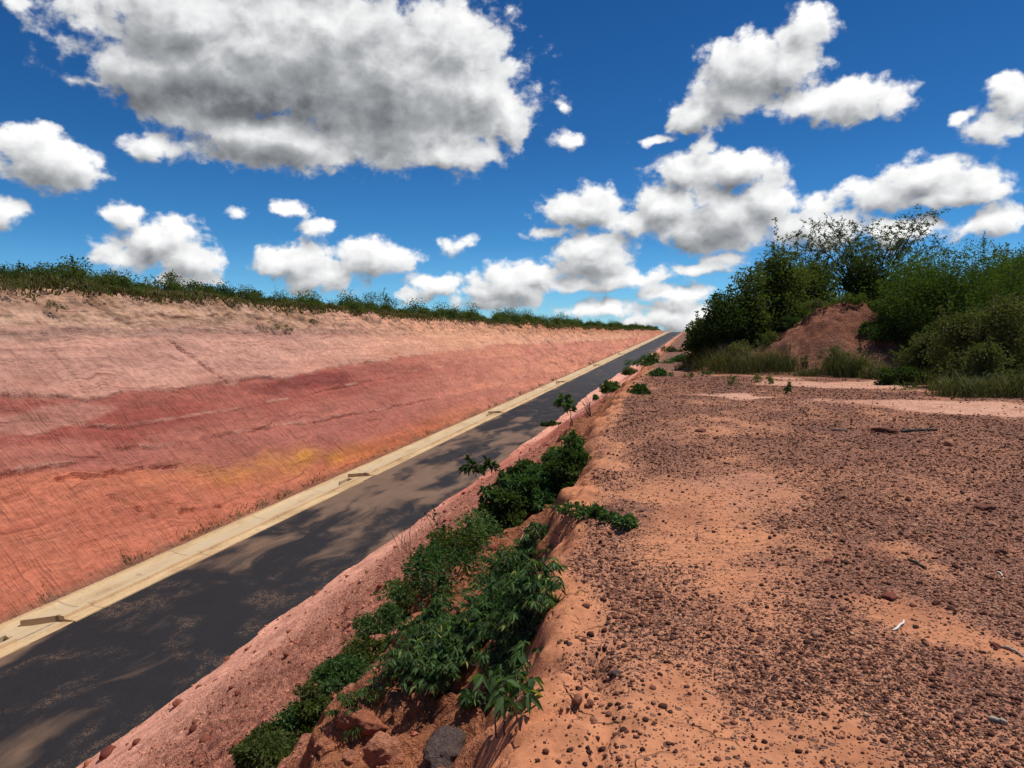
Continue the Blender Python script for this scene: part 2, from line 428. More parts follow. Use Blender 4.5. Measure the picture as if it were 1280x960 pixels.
def build_ground():
    o = np.array([-1500, -700, -300, -120, -60, -35, -24, -20]+list(np.arange(-16, -9.5, .09))+list(np.arange(-9.5, -2.6, .05))+list(np.arange(-2.6, .8, .026))+list(np.arange(.8, 7, .045))+geo(7, 2500, 1.09, .06))
    s = np.array([-900, -400, -150, -60, -30, -15, -8, -4, -2, -1, 0, .6, 1.0]+list(np.arange(1.3, 9, .03))+list(np.arange(9, 16, .06))+geo(16, 420, 1.013, .07)+[450, 500, 600, 800, 1200, 2500])
    S, O = np.meshgrid(s, o, indexing='ij')
    U = O+uedge(S)
    Z = ground_full(U, S)
    far = np.clip((np.abs(U)-60)/400, 0, 1)
    Z = np.where(U < -22, np.minimum(Z, zroad(S)-.5), Z)
    d = -O
    onslope = sstep(.05, .5, d)
    sand = sand_mask(U, S); gm = gravel_mask(U, S)*(1-onslope)
    c = np.zeros(U.shape+(3,))
    c[:] = SAND
    c = mix(c, SANDP, sand[..., None])
    bare = (1-gm)*(1-sand)*sstep(14, 4, S)
    c = mix(c, np.array([.50, .20, .095]), (bare*.8)[..., None])
    c = mix(c, np.array([.44, .20, .125]), (sstep(.1, .5, fbm(U*.7, S*.7, 4, 51))*.55*(1-onslope))[..., None])
    c = mix(c, mix(np.array([.42, .185, .105]), np.array([.29, .13, .085]), sstep(-.25, .35, fbm(U*.9, S*.6, 4, 56))[..., None]), (np.clip(gm*1.1, 0, .75)*(1-onslope))[..., None])
    # ledge: orange
    led = sstep(-.3, .1, d)*sstep(3.0, 2.0, d)
    c = mix(c, ORANGE*1.05, (led*.85)[..., None])
    slope = sstep(1.9, 3.0, d)
    tcol = mix(TALUS, TALR, (sstep(8.2, 4.5, d+1.6*fbm(U*.4, S*.15, 3, 14))*.75)[..., None])
    tcol = mix(tcol, np.array([.44, .125, .085]), (sstep(22, 34, S)*sstep(75, 50, S)*sstep(-.6, .1, fbm(U*.6, S*.2, 3, 53))*.8)[..., None])
    tcol = mix(tcol, PINK, (sstep(45, 60, S)*sstep(-.2, .3, fbm(U*.4, S*.1, 3, 54))*.8)[..., None])
    c = mix(c, tcol, slope[..., None])
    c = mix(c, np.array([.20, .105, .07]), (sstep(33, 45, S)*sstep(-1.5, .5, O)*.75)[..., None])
    rough = sstep(.1, .5, d)*(.10+.90*sstep(8.0, 5.3, d+1.2*fbm(U*.4, S*.15, 3, 14)))*sstep(80, 30, S)*.999+.001
    n, k = U.shape
    V = np.stack([U, S, Z], -1).reshape(-1, 3)
    i = np.arange(n*k).reshape(n, k)
    F = np.stack([i[:-1, :-1], i[:-1, 1:], i[1:, 1:], i[1:, :-1]], -1).reshape(-1, 4)
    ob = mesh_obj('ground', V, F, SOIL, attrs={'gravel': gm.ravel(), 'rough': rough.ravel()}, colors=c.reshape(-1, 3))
    tag(ob, 'gravelly orange bank top and pink earth slope falling to the road', kind='structure')
build_ground()

# ------------------------------------------------------------------ left cut face
def ztop(s): return 3.35+1.9*np.exp(-np.clip(np.asarray(s, float), 0, None)/38)+.0085*np.asarray(s, float)+.25*fbm(np.asarray(s)*.06, 0*np.asarray(s), 3, 61)-.0085*np.clip(np.asarray(s)-330, 0, None)-.03*np.clip(np.asarray(s)-350, 0, 600)
def b_mauve(s): return np.interp(s, [0, 19, 23, 29, 39, 60], [5.5, 3.84, 2.84, 1.5, .4, -.6])
def b_pale(s): return np.interp(s, [0, 15, 21, 25, 33, 48, 89, 130, 200, 400], [8.3, 7.2, 6.3, 5.5, 5.4, 5.5, 5.3, 4.2, 2.2, .5])
def b_low(s): return np.interp(s, [0, 25, 33, 46, 70, 200], [4.6, 3.4, 3.06, 2.34, 1.5, .5])
def b_bench(s): return np.interp(s, [0, 23, 34, 43, 58, 90, 200, 400], [8.5, 8.5, 8.55, 8.3, 7.8, 6.9, 4.5, 1])
def cut_point(s, v):
    """v = height above the road, on the face"""
    return np.stack([-20.02-v, s, zroad(s)+v], -1)
def build_cut():
    s = np.array([-900, -300, -100, -40, -15, -4, 4]+list(np.arange(9, 15, .3))+list(np.arange(15, 62, .105))+geo(62, 430, 1.006, .12)+[460, 520, 600, 800, 1200, 2500])
    tt = np.concatenate([[0], np.linspace(.004, 1, 220)])
    S, T = np.meshgrid(s, tt, indexing='ij')
    H = np.maximum(ztop(S)-zroad(S), .25)
    v = T*H
    wv = .28*fbm(S*.35, v*.8, 4, 62)+.12*fbm(S*1.5, v*2.2, 3, 63)
    bp, bl, bb, bm = b_pale(S)+wv, b_low(S)+wv*.8, b_bench(S)+wv*.6, b_mauve(S)+wv
    nrm = .20*fbm(S*.12, v*.3, 4, 64)+.10*fbm(S*.7, v*1.0, 4, 65)+.035*fbm(S*3, v*3, 3, 66)
    gate = lambda x: np.clip(.5+1.2*x, 0, 1)
    # ragged ledges: a notch under a slightly proud bed
    def ledge(b0, dep, stp, gt, wd=.07):
        gt = gt*sstep(70, 40, S)
        return .5*stp*sstep(0, .08, v-b0)*np.exp(-np.clip(v-b0, 0, None)/.8)*gt-.62*dep*np.exp(-((v-b0+.05)/wd)**2)*gt
    nrm += ledge(bp, .22, .12, gate(.1+fbm(S*.35, 0*S, 4, 67)))
    nrm += ledge(bl, .26, .14, gate(.1+fbm(S*.5, 0*S+4, 4, 68)))
    nrm += ledge(bp-1.25-wv, .16, .08, gate(-.2+fbm(S*.4, 0*S+14, 4, 167)))
    nrm += ledge(bp+1.3+wv, .14, .07, gate(-.3+fbm(S*.4, 0*S+24, 4, 168)))
    nrm += ledge(bb+.9+wv, .20, .1, gate(-.1+fbm(S*.5, 0*S+34, 4, 169)))
    nrm += -.45*sstep(0, .30, v-bb)*gate(.35+fbm(S*.15, 0*S+8, 3, 69))
    nrm += -.20*np.abs(fbm(S*1.8, v*2.5, 3, 170))*np.exp(-((v-bb+.25)/.3)**2)
    # slots and cracks of the photographed face
    for (s0, v0, s1, v1, wd, dp) in [(20.6, 3.15, 22.6, 2.85, .06, .28), (22.6, 2.9, 26, 2.5, .05, .25), (22.0, 2.15, 23.2, 1.1, .05, .2), (31.8, 7.9, 33.6, 5.5, .09, .28), (24.6, 7.6, 24.5, 5.9, .10, .12), (24.4, .95, 25.0, .9, .09, .2), (26.0, .75, 26.6, .65, .06, .2)]:
        ln = math.hypot(s1-s0, v1-v0)
        f = np.clip(((S-s0)*(s1-s0)+(v-v0)*(v1-v0))/ln**2, 0, 1)
        dd = np.hypot(S-s0-f*(s1-s0)+.08*fbm(S*3, v*3, 2, 70), v-v0-f*(v1-v0)+.08*fbm(S*3, v*3, 2, 71))
        nrm -= dp*np.exp(-(dd/wd)**2)
    top = sstep(2.0, .2, H-v)
    nrm += top*(-.36*np.abs(fbm(S*.9, v*.35, 4, 72)) - .16*fbm(S*3.5, v*1.2, 3, 73))+.07*fbm(S*2.2, v*3.2, 4, 173)*sstep(-.3, .5, v-bb)
    rght = sstep(65, 130, S)
    nrm += rght*(.5*fbm(S*.12, v*.25, 4, 74)-.4*np.abs(fbm(S*.35, v*.3, 3, 75))+.22*fbm(S*.9, v*1.2, 4, 175))
    nrm *= sstep(0, .5, v)*.97+.03
    a = math.sqrt(.5)
    U = -20.02-v+nrm*a; Z = zroad(S)+v+nrm*a
    # colours of the strata
    A = lambda *c: np.array(c)
    c = np.zeros(S.shape+(3,)); c[:] = A(.61, .20, .12)                               # salmon foot
    def lay(colr, m): 
        nonlocal c
        c = mix(c, colr, m[..., None])
    lay(A(.46, .16, .12), sstep(-.15, .25, v-bm))                                          # mauve red
    lay(A(.50, .18, .128), sstep(-.1, .1, v-bl)*.6)
    lay(A(.38, .10, .075), sstep(-.5, .2, v-bp+1.7+wv*2)*sstep(.1, -.1, v-bp)*(.45+.45*sstep(-.2, .3, fbm(S*.1, v*.4, 3, 76)))*sstep(75, 50, S))
    lay(A(.24, .06, .05), .75*sstep(.25, .55, np.exp(-(((S-41)/6)**2+((v-4.9+wv)/.5)**2))+.35*fbm(S*.6, v*1.6, 4, 176)-.1))
    lay(A(.56, .26, .19), .8*sstep(.3, .6, np.exp(-(((S-22.5)/3.5)**2+((v-5.1+wv)/.5)**2))+.3*fbm(S*.6, v*1.6, 4, 177)-.1))
    for b_, sd_ in ((bl, 3), (bp, 13), (bp-1.25-wv, 23), (bp+1.3+wv, 33), (bb+.9+wv, 43)):
        lay(A(.68, .37, .27), .7*np.exp(-((v-b_-.07)/.055)**2)*sstep(-.1, .3, fbm(S*.45, 0*S+sd_, 4, 180))*sstep(110, 60, S))
    yel = np.exp(-(((S-33.5)/7.5)**2+((v-1.25-.11*(34-S)+wv)/.62)**2)*1.1)
    lay(A(.60, .26, .055), .9*np.clip(yel*1.7*(.6+.8*fbm(S*.4, v*1.2, 3, 77)), 0, 1))
    lay(A(.56, .17, .07), sstep(33, 40, S)*sstep(75, 50, S)*sstep(1.6, .3, v)*.8)
    lay(A(.60, .315, .235), sstep(-.08, .12, v-bp))
    lay(A(.50, .195, .135), sstep(-.05, .2, v-bp)*sstep(1.4, .3, v-bp)*.5*(.5+fbm(S*.2, v, 3, 78)))
    lay(A(.36, .22, .165), np.exp(-((v-bb+.15)/.30)**2)*.75)
    lay(A(.56, .34, .235), sstep(.1, .5, v-bb)*sstep(70, 45, S))
    lay(A(.36, .20, .125), sstep(.1, .5, v-bb)*.6*sstep(0, .35, fbm(S*.5, v*1.1, 4, 179)))
    lay(A(.40, .235, .13), top*sstep(-.2, .3, fbm(S*.6, v*.7, 4, 79))*.8)
    lay(A(.74, .37, .215), sstep(38, 75, S)*.8*sstep(-.4, .3, v-bp))  # this and next layer: pale orange far face, colour brightened as if more sunlit
    lay(A(.72, .31, .19), sstep(44, 80, S)*.8*sstep(.2, -.4, v-bp)*(.7+.5*fbm(S*.1, v*.6, 3, 178)))
    lay(A(.46, .17, .075), rght*sstep(2.6, .6, H-v)*.7)
    lay(A(.38, .10, .07), sstep(190, 220, S)*sstep(300, 260, S)*sstep(.0, .4, fbm(S*.05, v*.4, 3, 80)))
    lay(A(.26, .14, .085), sstep(.35, .05, v)*.7)                                        # dark footing with debris
    grv = (1-.75*rght)*(.25+.75*sstep(.1, .5, H-v))*(1-.6*top)*(1-.45*sstep(-.3, .5, v-bp))
    drt = .55*sstep(-.8, .6, v-bb)+.25*top+.18+.5*sstep(.6, .1, v)+.42*rght
    n, k = S.shape
    # land above
    ext = np.array([.25, .6, 1.1, 1.8, 2.8, 4.2, 6, 9, 14, 22, 40, 80, 180, 400, 900, 2000])
    Ue = U[:, -1:]-ext; Se = np.repeat(S[:, -1:], len(ext), 1)
    Ze = Z[:, -1:]*np.exp(-ext/1.5)+(zroad(S[:, -1:])+H[:, -1:])*(1-np.exp(-ext/1.5))+.12*fbm(Ue*.4, Se*.4, 3, 81)-.004*np.clip(ext-20, 0, None)
    ce = np.zeros(Ue.shape+(3,)); ce[:] = A(.16, .11, .06)
    U = np.concatenate([U, Ue], 1); Z = np.concatenate([Z, Ze], 1); S2 = np.concatenate([S, Se], 1)
    c = np.concatenate([c, ce], 1); grv = np.concatenate([grv, np.zeros(Ue.shape)], 1); drt = np.concatenate([drt, np.zeros(Ue.shape)], 1)
    n, k = U.shape
    V = np.stack([U, S2, Z], -1).reshape(-1, 3)
    i = np.arange(n*k).reshape(n, k)
    F = np.stack([i[:-1, :-1], i[1:, :-1], i[1:, 1:], i[:-1, 1:]], -1).reshape(-1, 4)
    ob = mesh_obj('hillside', V, F, CUT, attrs={'groove': grv.ravel(), 'dirt': drt.ravel()}, colors=c.reshape(-1, 3))
    tag(ob, 'tall banded red and pink earth cut along the far side of the road', kind='structure')
    return U, S2, Z, 221-1
CU, CS, CZ, KTOP = build_cut()
def top_at(s, back=0.0):
    i = np.searchsorted(CS[:, 0], s)
    row_u = CU[i, KTOP:]; row_z = CZ[i, KTOP:]
    u0 = row_u[0]-back
    return u0, float(np.interp(-u0, -row_u, row_z))

# ------------------------------------------------------------------ road
def road_material():
    m, nt, b, out = new_mat('asphalt'); N = NT(nt)
    p = N.pos(); sx = N.n('ShaderNodeSeparateXYZ'); nt.links.new(p, sx.inputs[0])
    wv = N.noise(p, .25, 3, .5, 0, 'Color')
    q = N.vec('MULTIPLY_ADD', N.vec('SUBTRACT', wv, (.5, .5, .5)), (2.5, 4, 0), p)
    n1 = N.noise(N.scale(q, (.55, .16, 1)), 1.0, 5, .55)
    n2 = N.noise(N.scale(q, (.85, .55, 1)), 1.0, 6, .62)
    fine = N.noise(p, 22, 4, .65); mid = N.noise(p, 1.7, 5, .6)
    # dust sheet between about 26 and 50 m, thinner elsewhere
    y = sx.outputs[1]
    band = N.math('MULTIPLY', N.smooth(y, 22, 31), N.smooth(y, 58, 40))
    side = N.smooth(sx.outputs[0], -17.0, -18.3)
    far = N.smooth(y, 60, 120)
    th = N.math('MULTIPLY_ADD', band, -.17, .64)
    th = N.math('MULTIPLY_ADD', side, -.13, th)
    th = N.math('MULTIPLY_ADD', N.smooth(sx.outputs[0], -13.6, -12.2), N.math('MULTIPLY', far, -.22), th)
    dz = N.math('SUBTRACT', n1, th)
    dust = N.smooth(dz, -.07, .10)
    streak = N.math('MULTIPLY', N.smooth(n2, .50, .66), N.math('MULTIPLY', N.smooth(fine, .44, .60, .05, 1.0), N.smooth(N.noise(p, 5.5, 4, .7), .40, .58, .1, 1.0)))
    dust = N.math('MAXIMUM', N.math('MULTIPLY', dust, N.smooth(n2, .2, .6, .72, 1.0)), N.math('MULTIPLY', streak, .75))
    fine = N.noise(p, 34, 4, .75)
    asp = N.mixc(N.smooth(fine, .3, .7), (.003, .003, .004), (.020, .019, .022))
    asp = N.mixc(N.math('MULTIPLY', mid, .6), asp, (.024, .023, .026))
    asp = N.mixc(N.math('MULTIPLY', far, .5), asp, (.062, .064, .068))  # distant asphalt lightened in colour to give the grazing sheen
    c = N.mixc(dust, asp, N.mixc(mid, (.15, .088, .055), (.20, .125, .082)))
    nt.links.new(c, b.inputs['Base Color'])
    nt.links.new(N.bump(N.math('ADD', fine, N.math('MULTIPLY', mid, .5)), .5, .012), b.inputs['Normal'])
    b.inputs['Roughness'].default_value = .8; b.inputs['Specular IOR Level'].default_value = .22
    return m
def strip(name, prof, mat, s, closed=False):
    """extrude a (u, dz) profile along the road"""
    prof = np.array(prof, float)
    n = len(s); k = len(prof)
    U = np.repeat(prof[None, :, 0], n, 0); D = np.repeat(prof[None, :, 1], n, 0)
    Sx = np.repeat(s[:, None], k, 1)
    V = np.stack([U, Sx, zroad(Sx)+D], -1).reshape(-1, 3)
    i = np.arange(n*k).reshape(n, k)
    F = np.stack([i[:-1, :-1], i[:-1, 1:], i[1:, 1:], i[1:, :-1]], -1).reshape(-1, 4)
    return V, F
SR = np.array([-200, -60, -20, 0]+list(np.arange(5, 480, 1.5))+[500, 600, 800, 1000])
V, F = strip('road', [(-18.10, .0), (-16.6, .03), (-15.1, .045), (-13.4, .03), (-11.0, 0)], None, SR)
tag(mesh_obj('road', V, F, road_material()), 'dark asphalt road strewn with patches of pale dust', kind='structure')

def concrete_material():
    m, nt, b, out = new_mat('sandy_concrete'); N = NT(nt)
    p = N.pos()
    n1 = N.noise(N.scale(p, (1, .25, 1)), 1.6, 6, .65); n2 = N.noise(p, 9, 4, .6)
    c = N.ramp(n1, [(.25, (.36, .22, .11)), (.5, (.55, .375, .20)), (.75, (.66, .48, .28))])
    c = N.mixc(.6, c, N.ramp(n2, [(.3, (.78, .76, .72)), (.6, (1.05, 1.05, 1.05))]), 'MULTIPLY')
    sx = N.n('ShaderNodeSeparateXYZ'); nt.links.new(p, sx.inputs[0])
    ch = N.math('MULTIPLY', N.smooth(sx.outputs[0], -19.75, -19.55), N.smooth(sx.outputs[0], -18.45, -18.6))
    c = N.mixc(N.math('MULTIPLY', ch, N.smooth(n1, .3, .6, .25, .85)), c, (.50, .38, .24))
    jn = N.smooth(N.math('ABSOLUTE', N.math('SUBTRACT', N.math('FRACT', N.math('MULTIPLY', sx.outputs[1], .2)), .5)), .0, .012, 1, 0)
    c = N.mixc(N.math('MULTIPLY', jn, .5), c, (.13, .08, .05))
    c = N.mixc(N.smooth(N.noise(p, 2.2, 6, .7), .56, .72), c, (.36, .22, .13))
    kl = N.smooth(N.math('ABSOLUTE', N.math('ADD', sx.outputs[0], N.math('MULTIPLY_ADD', n1, .12, 18.66))), .015, .06, 1, 0)  # dark line painted beside the kerb in place of its shadow
    c = N.mixc(N.math('MULTIPLY', kl, N.smooth(n2, .3, .6, .3, .8)), c, (.14, .095, .06))
    c = N.mixc(N.math('MULTIPLY', N.smooth(sx.outputs[0], -19.72, -20.05), N.smooth(n2, .4, .65)), c, (.34, .18, .10))
    nt.links.new(c, b.inputs['Base Color'])
    nt.links.new(N.bump(n2, .5, .02), b.inputs['Normal'])
    return m
CONC = concrete_material()
def build_drain():
    s = np.array([-200, -60, -20, 0]+list(np.arange(5, 480, .5))+[500, 700, 1000])
    prof = [(-20.10, -.3), (-20.02, .05), (-19.78, .06), (-19.58, -.02), (-19.2, -.05), (-18.62, -.03), (-18.30, .0), (-18.12, .012)]
    V, F = strip('drain', prof, CONC, s)
    # a little roughness of poured edges, chipped joints every 6 m
    jit = fbm(V[:, 1]*1.3, V[:, 0]*4, 3, 90)
    V[:, 2] += .018*jit; V[:, 0] += .03*fbm(V[:, 1]*.8, V[:, 0]*3, 3, 91)
    dr = mesh_obj('drain_channel', V, F, CONC, smooth=False)
    tag(dr, 'shallow sandy concrete drain along the foot of the cut', kind='structure')
    # kerb between channel and road, broken by an inlet every so often
    inl = [15.0, 34.9, 61.5, 92, 124, 160, 205, 260]
    segs = []
    a = -60.
    for q in inl: segs.append((a, q)); a = q+1.5
    segs.append((a, 460.))
    VV, FF, off = [], [], 0
    kp = np.array([(-18.66, -.1), (-18.655, .14), (-18.50, .145), (-18.47, .05), (-18.06, .035), (-18.04, -.1)])
    for a, b_ in segs:
        st = np.concatenate([np.arange(a, b_, 1.0), [b_]])
        V, F = strip('kerb', kp, CONC, st)
        V[:, 2] += .008*fbm(V[:, 1]*1.7, V[:, 0]*5, 2, 92)
        k = len(kp); n = len(st)
        VV.append(V); FF.append(F+off)
        FF.append(np.array([[off+j for j in (0, 1, 2, 3)], [off+j for j in (0, 3, 4, 5)], [off+(n-1)*k+j for j in (3, 2, 1, 0)], [off+(n-1)*k+j for j in (5, 4, 3, 0)]]))
        off += len(V)
    kb = mesh_obj('kerb', np.concatenate(VV), FF, CONC, smooth=False)
    tag(kb, 'low sandy concrete kerb between the road and the drain', kind='structure')
    # the inlets: a skewed wing wall and a pocket wall at every kerb gap
    def wall(p0, p1, h, th):
        d = np.array([p1[0]-p0[0], p1[1]-p0[1]]); d = d/np.hypot(*d); nn = np.array([-d[1], d[0]])*th/2
        q = [np.array(p0)-nn, np.array(p0)+nn, np.array(p1)+nn, np.array(p1)-nn]
        Vv = [(x[0], x[1], float(zroad(x[1]))-.2) for x in q]+[(x[0], x[1], float(zroad(x[1]))+h) for x in q]
        return np.array(Vv), np.array([(4, 5, 6, 7), (0, 1, 5, 4), (1, 2, 6, 5), (2, 3, 7, 6), (3, 0, 4, 7)])
    for i, q in enumerate(inl[:6]):
        names = ['nearest the bottom corner, beside the darkest asphalt', 'below the yellow streak in the cut', 'level with the overhanging sprig', 'beyond the sapling on the slope', 'far up the road', 'farthest up the road']
        ob = empty('kerb_inlet', (-18.6, q, float(zroad(q))), 'concrete drain inlet walls '+names[i], 'drain inlet', 'drain inlets in the kerb')
        for nm, p0, p1, h in [('wing_wall', (-18.58, q+1.62), (-19.5, q+.95), .145), ('end_wall', (-18.62, q-.06), (-18.98, q+.10), .145), ('side_wall', (-19.06, q+.14), (-19.08, q-.75), .13)]:
            a_, f_ = wall(p0, p1, h, .09)
            mesh_obj(nm, a_-np.array(ob.location), f_, CONC, ob, smooth=False)
build_drain()

# ------------------------------------------------------------------ vegetation tools
def leaf_material(name, dark, light, trans=.25, hue=None):
    m = bpy.data.materials.new(name); m.use_nodes = True
    nt = m.node_tree; nt.nodes.clear(); N = NT(nt)
    out = N.n('ShaderNodeOutputMaterial')
    rnd = N.attr('rnd')
    stops = [(0, dark), (.75, tuple(mix(np.array(dark), np.array(light), .6))), (.93, light)]
    if hue: stops.append((1.0, hue))
    c = N.ramp(rnd, stops)
    oi = N.n('ShaderNodeObjectInfo')
    c = N.mixc(1.0, c, N.ramp(oi.outputs['Random'], [(0, (.8, .86, .8)), (1, (1.2, 1.12, 1.1))]), 'MULTIPLY')
    b = N.n('ShaderNodeBsdfPrincipled'); b.inputs['Roughness'].default_value = .65; b.inputs['Specular IOR Level'].default_value = .12
    nt.links.new(c, b.inputs['Base Color'])
    t = N.n('ShaderNodeBsdfTranslucent'); nt.links.new(N.mixc(1.0, c, (1.3, 1.5, .5), 'MULTIPLY'), t.inputs[0])
    mx = N.n('ShaderNodeMixShader'); mx.inputs[0].default_value = trans
    nt.links.new(b.outputs[0], mx.inputs[1]); nt.links.new(t.outputs[0], mx.inputs[2])
    nt.links.new(mx.outputs[0], out.inputs[0])
    return m
def bark_material(name, c0, c1):
    m, nt, b, out = new_mat(name); N = NT(nt)
    n = N.noise(N.scale(N.pos(), (1, 1, .4)), 22, 4, .6)
    nt.links.new(N.ramp(n, [(.3, c0), (.7, c1)]), b.inputs['Base Color'])
    nt.links.new(N.bump(n, .6, .01), b.inputs['Normal'])
    return m
L_DARK = leaf_material('leaf_dark', (.048, .064, .020), (.140, .172, .050), .42, (.22, .19, .09))
L_MID = leaf_material('leaf_mid', (.032, .052, .015), (.095, .145, .038), .3, (.22, .19, .07))
L_FEATHER = leaf_material('leaf_feathery', (.050, .080, .022), (.120, .175, .042), .42)
L_OLIVE = leaf_material('leaf_olive', (.065, .078, .026), (.17, .175, .065), .32, (.30, .23, .13))
L_NEAR = leaf_material('leaf_near', (.036, .070, .026), (.135, .225, .080), .36, (.32, .29, .09))
L_YOUNG = leaf_material('leaf_young', (.05, .085, .022), (.12, .18, .05), .35)
L_GRASS = leaf_material('grass_blade', (.070, .066, .024), (.20, .165, .065), .25, (.26, .19, .10))
L_GREENGRASS = leaf_material('grass_green', (.055, .062, .022), (.15, .14, .055), .25, (.26, .20, .11))
BARK = bark_material('twig_bark', (.07, .05, .04), (.16, .12, .095))
DRYT = bark_material('dry_twig', (.20, .15, .11), (.40, .32, .25))

def unit(v): return v/np.maximum(np.linalg.norm(v, axis=-1, keepdims=True), 1e-9)
def rand_dirs(n, r): return unit(r.normal(size=(n, 3)))
def leaf_arrays(P, D, L, W, r, fold=.18, droop=.15, detail=False):
    """one folded leaf per row: P base points, D directions, L lengths, W widths"""
    n = len(P)
    D = unit(D); q = rand_dirs(n, r); S = unit(np.cross(D, q)); Nn = np.cross(S, D)
    flip = np.where(Nn[:, 2:3] < 0, -1, 1); Nn = Nn*flip
    L = np.broadcast_to(np.asarray(L, float), (n,))[:, None]; W = np.broadcast_to(np.asarray(W, float), (n,))[:, None]
    Z = np.array([0, 0, 1.])
    if detail:
        m1 = P+D*L*.30-Z*L*droop*.1; m2 = P+D*L*.65-Z*L*droop*.4
        V = np.stack([P, m1+S*W*.45+Nn*W*fold, m1, m1-S*W*.45+Nn*W*fold, m2+S*W*.38+Nn*W*fold, m2, m2-S*W*.38+Nn*W*fold, P+D*L-Z*L*droop], 1)
        f = np.array([[0, 2, 1, 1], [0, 3, 2, 2]])
        T = np.array([[0, 2, 1], [0, 3, 2], [4, 5, 7], [5, 6, 7]]); Q = np.array([[1, 2, 5, 4], [2, 3, 6, 5]])
        k = np.arange(n)[:, None, None]*8
        return V.reshape(-1, 3), [(T[None]+k).reshape(-1, 3), (Q[None]+k).reshape(-1, 4)], 8
    V = np.stack([P, P+D*L*.45+S*W*.5+Nn*W*fold, P+D*L-Z*L*droop, P+D*L*.45-S*W*.5+Nn*W*fold], 1)
    k = np.arange(n)[:, None, None]*4
    T = np.array([[0, 2, 1], [0, 3, 2]])
    return V.reshape(-1, 3), [(T[None]+k).reshape(-1, 3)], 4
class Geo:
    def __init__(s): s.V = []; s.F = {}; s.A = []; s.n = 0
    def add(s, V, faces, a=0.0):
        for f in faces: s.F.setdefault(f.shape[1], []).append(f+s.n)
        s.V.append(V); s.A.append(np.broadcast_to(a, (len(V),)) if np.ndim(a) == 0 else a); s.n += len(V)
    def leaves(s, P, D, L, W, r, rnd, **kw):
        V, F, k = leaf_arrays(P, D, L, W, r, **kw); s.add(V, F, np.repeat(rnd, k))
    def tube(s, pts, rad, k=4, a=.5):
        pts = np.asarray(pts, float); n = len(pts)
        rad = np.broadcast_to(np.asarray(rad, float), (n,))
        T = np.gradient(pts, axis=0); T = unit(T)
        ref = np.where(np.abs(T[:, 2:3]) > .9, np.array([[1., 0, 0]]), np.array([[0, 0, 1.]]))
        A = unit(np.cross(T, ref)); B = np.cross(T, A)
        th = np.arange(k)*2*np.pi/k
        V = pts[:, None]+rad[:, None, None]*(A[:, None]*np.cos(th)[None, :, None]+B[:, None]*np.sin(th)[None, :, None])
        i = np.arange(n*k).reshape(n, k); j = np.roll(i, -1, 1)
        F = np.stack([i[:-1], j[:-1], j[1:], i[1:]], -1).reshape(-1, 4)
        s.add(V.reshape(-1, 3), [F], a)
    def build(s, name, mat, parent=None, smooth=False):
        V = np.concatenate(s.V); A = np.concatenate(s.A)
        return mesh_obj(name, V, [np.concatenate(f) for f in s.F.values()], mat, parent, {'rnd': A}, smooth)
def curve_pts(a, b, bow, n, r, jit=.0):
    t = np.linspace(0, 1, n)[:, None]
    p = a+(b-a)*t+np.array(bow)*(4*t*(1-t))*.5
    if jit: p[1:-1] += r.normal(size=(n-2, 3))*jit
    return p

